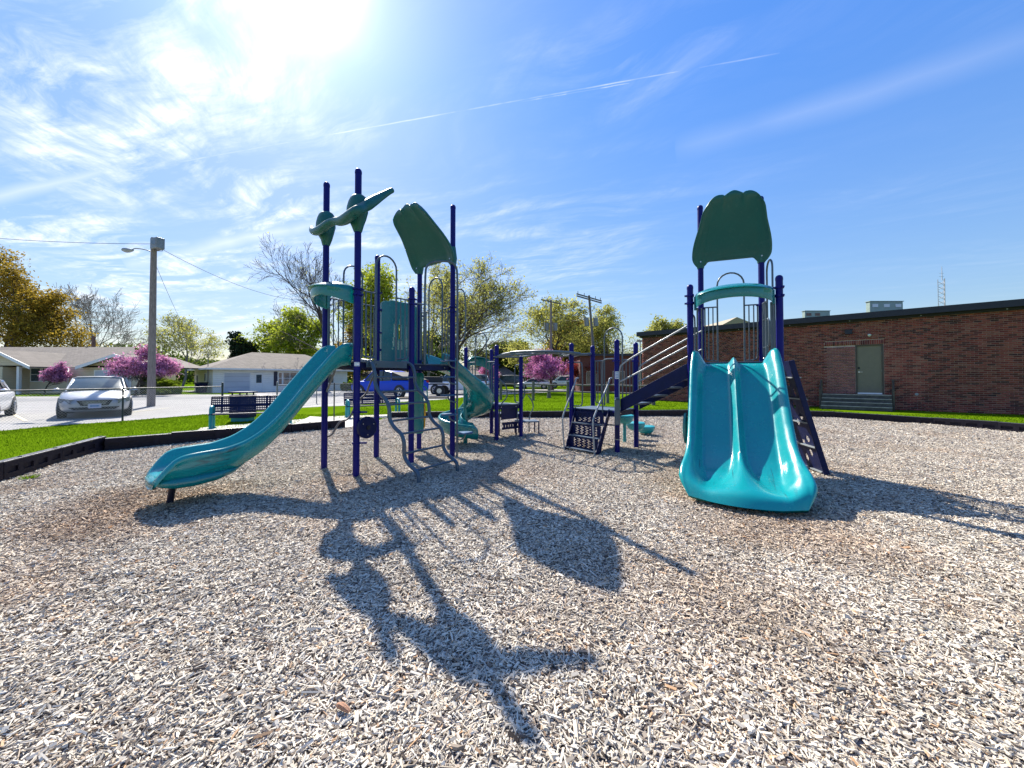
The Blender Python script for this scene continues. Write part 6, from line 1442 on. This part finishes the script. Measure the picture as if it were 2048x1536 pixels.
def tree(name, base, H, Wd, seed, wood, leaf, label, cat='tree', nleaf=9000, lsz=.16, trunk=.22, levels=4, spread=.75, clump=.35, nch=(9, 7, 6, 5), up=.35, droop=0, rmin=.012, group=None, zlo=None, wob=.18, rk=1.0):
    segs, tips = grow(seed, trunk, levels, nch, droop, spread, up, wob)
    P = np.array([tuple(p) for s in segs for p in s[0]]); zmax = np.percentile(P[:, 2], 99.7); xa_, xb_ = np.percentile(P[:, 0], (.25, 99.75)); xw = (xb_ - xa_) / 2
    kz = H / zmax; kx = Wd / 2 / xw; base = (base[0] - (xa_ + xb_) / 2 * kx, base[1])
    root = thing(name, (base[0], base[1], 0), label, cat, group)
    V = []; F = []
    for pts, rr_, lev in segs:
        ns = 7 if lev == 0 else (5 if lev == 1 else 3); pv = [np.array((p.x * kx, p.y * kx, p.z * kz)) for p in pts]
        prev = None
        for i, p in enumerate(pv):
            t_ = pv[min(i + 1, len(pv) - 1)] - pv[max(i - 1, 0)]; t_ = t_ / (np.linalg.norm(t_) + 1e-9); a = np.array((0, 0, 1.)) if abs(t_[2]) < .8 else np.array((1., 0, 0)); e_ = np.cross(t_, a); e_ /= np.linalg.norm(e_); g_ = np.cross(t_, e_)
            r = max(rr_[i] * H * .62 * rk, rmin); c = len(V)
            for k in range(ns): an = 6.2832 * k / ns; V.append(p + (e_ * math.cos(an) + g_ * math.sin(an)) * r)
            if i: F += [(prev + k, prev + (k + 1) % ns, c + (k + 1) % ns, c + k) for k in range(ns)]
            prev = c
    meshobj('trunk', npmesh('trunk', np.array(V), np.array(F)), wood, root, True)
    if leaf is not None and nleaf:
        T_ = np.array([(p.x * kx, p.y * kx, p.z * kz) for p in tips]); r_ = np.random.default_rng(seed)
        if zlo: T_ = T_[T_[:, 2] > zlo]
        wgt = r_.random(len(T_)) ** 1.3; wgt /= wgt.sum()
        c = T_[r_.choice(len(T_), nleaf, p=wgt)] + r_.normal(0, clump, (nleaf, 3)) * np.array((1, 1, .8)); s_ = lsz * r_.uniform(.5, 1.4, nleaf)
        a = r_.normal(0, 1, (nleaf, 3)); a /= np.linalg.norm(a, axis=1)[:, None]; b = r_.normal(0, 1, (nleaf, 3)); b -= a * (a * b).sum(1)[:, None]; b /= np.linalg.norm(b, axis=1)[:, None]
        Q = np.stack([c - a * s_[:, None], c + b * s_[:, None] * .5, c + a * s_[:, None], c - b * s_[:, None] * .5], 1).reshape(-1, 3)
        meshobj('crown', npmesh('crown', Q, np.arange(len(Q)).reshape(-1, 4)), leaf, root)
    return root
LM = dict(olive=leafmat('olive_leaf', (.17, .12, .018), (.40, .28, .04), .5), lime=leafmat('lime_leaf', (.20, .25, .012), (.44, .50, .05), .5), bud=leafmat('bud_leaf', (.24, .24, .04), (.50, .49, .13), .55),
          dark=leafmat('dark_needle', (.008, .02, .012), (.03, .05, .025), .1), mag=leafmat('magenta_blossom', (.34, .11, .24), (.68, .32, .52), .45), pink=leafmat('pink_blossom', (.55, .16, .40), (.80, .36, .62), .4),
          red=leafmat('red_leaf', (.13, .02, .02), (.32, .05, .045), .35), mid=leafmat('mid_green_leaf', (.05, .085, .012), (.14, .19, .03), .4), bush=leafmat('bright_bush_leaf', (.12, .18, .01), (.30, .38, .03), .4))
TX = lambda u, Y: (u - 1024) / FPX * Y
def TT(u, vtop, Y, wpx, **k):
    H = CAMZ + (757 - vtop) / FPX * Y; return tree(k.pop('name', 'broadleaf_tree'), (TX(u, Y), Y), H, wpx / FPX * Y, **k)
TT(28, 503, 50, 178, seed=51, wood=M['bark'], leaf=LM['olive'], label='big olive and bronze leafed tree behind the tan ranch house', nleaf=21000, lsz=.17, trunk=.12, clump=.5)
TT(172, 568, 62, 165, seed=12, wood=M['barkpale'], leaf=None, label='bare pale tree right of the big olive tree', rmin=.02, trunk=.2, nch=(10, 7, 6, 4), rk=.6)
TT(322, 622, 60, 180, seed=13, wood=M['barkpale'], leaf=LM['bud'], label='thinly leafed tree right of the light pole behind magenta redbud', nleaf=4500, lsz=.16, trunk=.2, clump=.35, rk=.7)
TT(487, 668, 62, 62, seed=14, wood=M['bark'], leaf=LM['dark'], label='small dark conifer above the white bungalow roof', name='conifer_tree', nleaf=7000, lsz=.26, trunk=.12, spread=1.25, up=.05, clump=.25)
TT(640, 492, 44, 225, seed=15, wood=M['bark'], leaf=LM['bud'], label='tall bare spreading tree behind the left tower', nleaf=300, lsz=.10, trunk=.10, rmin=.013, nch=(11, 7, 5, 4), spread=.62, rk=.62)
TT(575, 618, 62, 150, seed=16, wood=M['bark'], leaf=LM['lime'], label='bright lime tree behind the bare tree and bungalow', nleaf=15000, lsz=.22, trunk=.1, clump=.5)
TT(757, 536, 54, 150, seed=17, wood=M['bark'], leaf=LM['lime'], label='tall lime green tree seen through the left tower', nleaf=15000, lsz=.2, trunk=.12, clump=.45)
TT(858, 520, 64, 130, seed=18, wood=M['barkpale'], leaf=LM['bud'], label='pale budding tree behind the roof shield of the left tower', nleaf=6500, lsz=.17, trunk=.15, clump=.4, rk=.6)
TT(948, 500, 43, 225, seed=21, wood=M['bark'], leaf=LM['bud'], label='large dark limbed budding tree behind the low deck', nleaf=12500, lsz=.115, trunk=.10, clump=.3, nch=(12, 8, 6, 5), spread=.6, rmin=.014)
TT(1090, 610, 58, 150, seed=20, wood=M['bark'], leaf=LM['bud'], label='olive budding tree behind the straighter utility pole', nleaf=9000, lsz=.16, trunk=.12, clump=.4)
TT(1135, 640, 66, 110, seed=26, wood=M['bark'], leaf=LM['olive'], label='dense olive tree between the two utility poles', nleaf=16000, lsz=.22, trunk=.05, clump=.5)
TT(1213, 618, 56, 140, seed=22, wood=M['bark'], leaf=LM['bud'], label='rounded yellow green tree right of the leaning utility pole', nleaf=9500, lsz=.15, trunk=.14, clump=.35)
TT(1318, 642, 75, 66, seed=23, wood=M['barkpale'], leaf=LM['bud'], label='pale budding treetop above the left end of the school roof', nleaf=7000, lsz=.24, trunk=.15, clump=.4)
TT(1000, 690, 72, 100, seed=24, wood=M['bark'], leaf=LM['mid'], label='low mid green tree behind the far brown roof', nleaf=14000, lsz=.28, trunk=.08, clump=.5)
TT(700, 640, 74, 120, seed=25, wood=M['bark'], leaf=LM['olive'], label='olive tree low behind the left tower slide', nleaf=16000, lsz=.28, trunk=.08, clump=.5)
TT(850, 660, 76, 150, seed=27, wood=M['bark'], leaf=LM['mid'], label='dark green tree behind the white pickup', nleaf=18000, lsz=.28, trunk=.06, clump=.5)
TT(101, 727, 33.2, 36, seed=31, wood=M['bark'], leaf=LM['mag'], label='small round pink redbud in front of the tan ranch house', name='redbud_tree', nleaf=6000, lsz=.07, trunk=.38, clump=.13, levels=3, nch=(9, 7, 6), zlo=1.2)
TT(294, 695, 31.5, 104, seed=32, wood=M['bark'], leaf=LM['mag'], label='wide magenta redbud behind the wooden light pole', name='redbud_tree', nleaf=10500, lsz=.08, trunk=.30, clump=.17, spread=1.0, up=.12, zlo=1.75)
TT(1096, 706, 46, 86, seed=33, wood=M['bark'], leaf=LM['pink'], label='pale pink blossoming tree beyond the overhead track', name='blossom_tree', nleaf=8500, lsz=.10, trunk=.28, clump=.25, spread=.9, zlo=1.5)
TT(1178, 716, 40, 76, seed=34, wood=M['bark'], leaf=LM['red'], label='dark red leaved tree in front of the far brick wing', name='crabapple_tree', nleaf=16000, lsz=.10, trunk=.2, clump=.25, spread=.9, zlo=.8)
TT(980, 728, 62, 30, seed=35, wood=M['bark'], leaf=LM['pink'], label='small pink treetop above the far brown roof', name='blossom_tree', nleaf=3000, lsz=.14, trunk=.3, clump=.3, levels=3, nch=(9, 7, 6))
def bush(u, v, Y, wpx, hpx, leaf, label, seed, n=9000):
    r_ = np.random.default_rng(seed); x = TX(u, Y); W_ = wpx / FPX * Y / 2; H_ = hpx / FPX * Y; t = thing('garden_bush', (x, Y, 0), label, 'bush', None)
    q = r_.normal(0, 1, (n, 3)); q /= np.linalg.norm(q, axis=1)[:, None]; rad = r_.uniform(.6, 1.05, n) ** .5 * (1 + .18 * np.sin(q[:, 0] * 5 + seed) * np.cos(q[:, 1] * 6 + q[:, 2] * 4)); q *= rad[:, None]
    c = q * np.array((W_, W_ * .8, H_ * .52)) + np.array((0, 0, H_ * .5)); c = c[c[:, 2] > .03]; n = len(c)
    a = r_.normal(0, 1, (n, 3)); a /= np.linalg.norm(a, axis=1)[:, None]; b = r_.normal(0, 1, (n, 3)); b -= a * (a * b).sum(1)[:, None]; b /= np.linalg.norm(b, axis=1)[:, None]; s_ = (.07 * r_.uniform(.5, 1.4, n))[:, None]
    Q = np.stack([c - a * s_, c + b * s_ * .6, c + a * s_, c - b * s_ * .6], 1).reshape(-1, 3); meshobj('foliage', npmesh('foliage', Q, np.arange(len(Q)).reshape(-1, 4)), leaf, t)
    mb = MB(); 
    for k in range(7): a_ = k * .9; mb.tube([(x, Y, 0), (x + math.cos(a_) * W_ * .3, Y + math.sin(a_) * W_ * .3, H_ * .35), (x + math.cos(a_) * W_ * .6, Y + math.sin(a_) * W_ * .6, H_ * .7)], [.03, .02, .01], 5)
    mb.build('stem', M['bark'], t)
bush(292, 785, 35.5, 40, 36, LM['mid'], 'dark green rounded bush under the magenta redbud, left', 41); bush(325, 785, 34.5, 58, 30, LM['bush'], 'brighter yellow green bush under the magenta redbud, centre', 42); bush(352, 787, 34, 22, 18, LM['bush'], 'small low bush beside the white bungalow side wall', 43, 4000); bush(313, 790, 32.5, 40, 12, LM['mid'], 'low clipped ground bush in front of the redbud trunk', 44, 4000)
for i, (u, v) in enumerate(((690, 772), (705, 772))): bush(u, v, 43 + i, 16, 16, LM['mid'], ('left', 'right')[i] + ' small shrub by the far end of the white bungalow', 50 + i, 2500)
# distant wood line
r_ = np.random.default_rng(99); n = 60000; x = r_.uniform(-160, 110, n); y = r_.uniform(95, 112, n); hh = 6.5 + 2.5 * np.sin(x * .11) + 1.5 * np.sin(x * .31 + 1); z = r_.random(n) ** .7 * hh
a = r_.normal(0, 1, (n, 3)); a /= np.linalg.norm(a, axis=1)[:, None]; b = np.roll(a, 1, axis=1); c = np.stack([x, y, z], -1); s_ = (.5 * r_.uniform(.5, 1.4, n))[:, None]
Q = np.stack([c - a * s_, c + b * s_ * .6, c + a * s_, c - b * s_ * .6], 1).reshape(-1, 3); o = meshobj('distant_wood', npmesh('distant_wood', Q, np.arange(len(Q)).reshape(-1, 4)), LM['mid']); o['kind'] = 'stuff'
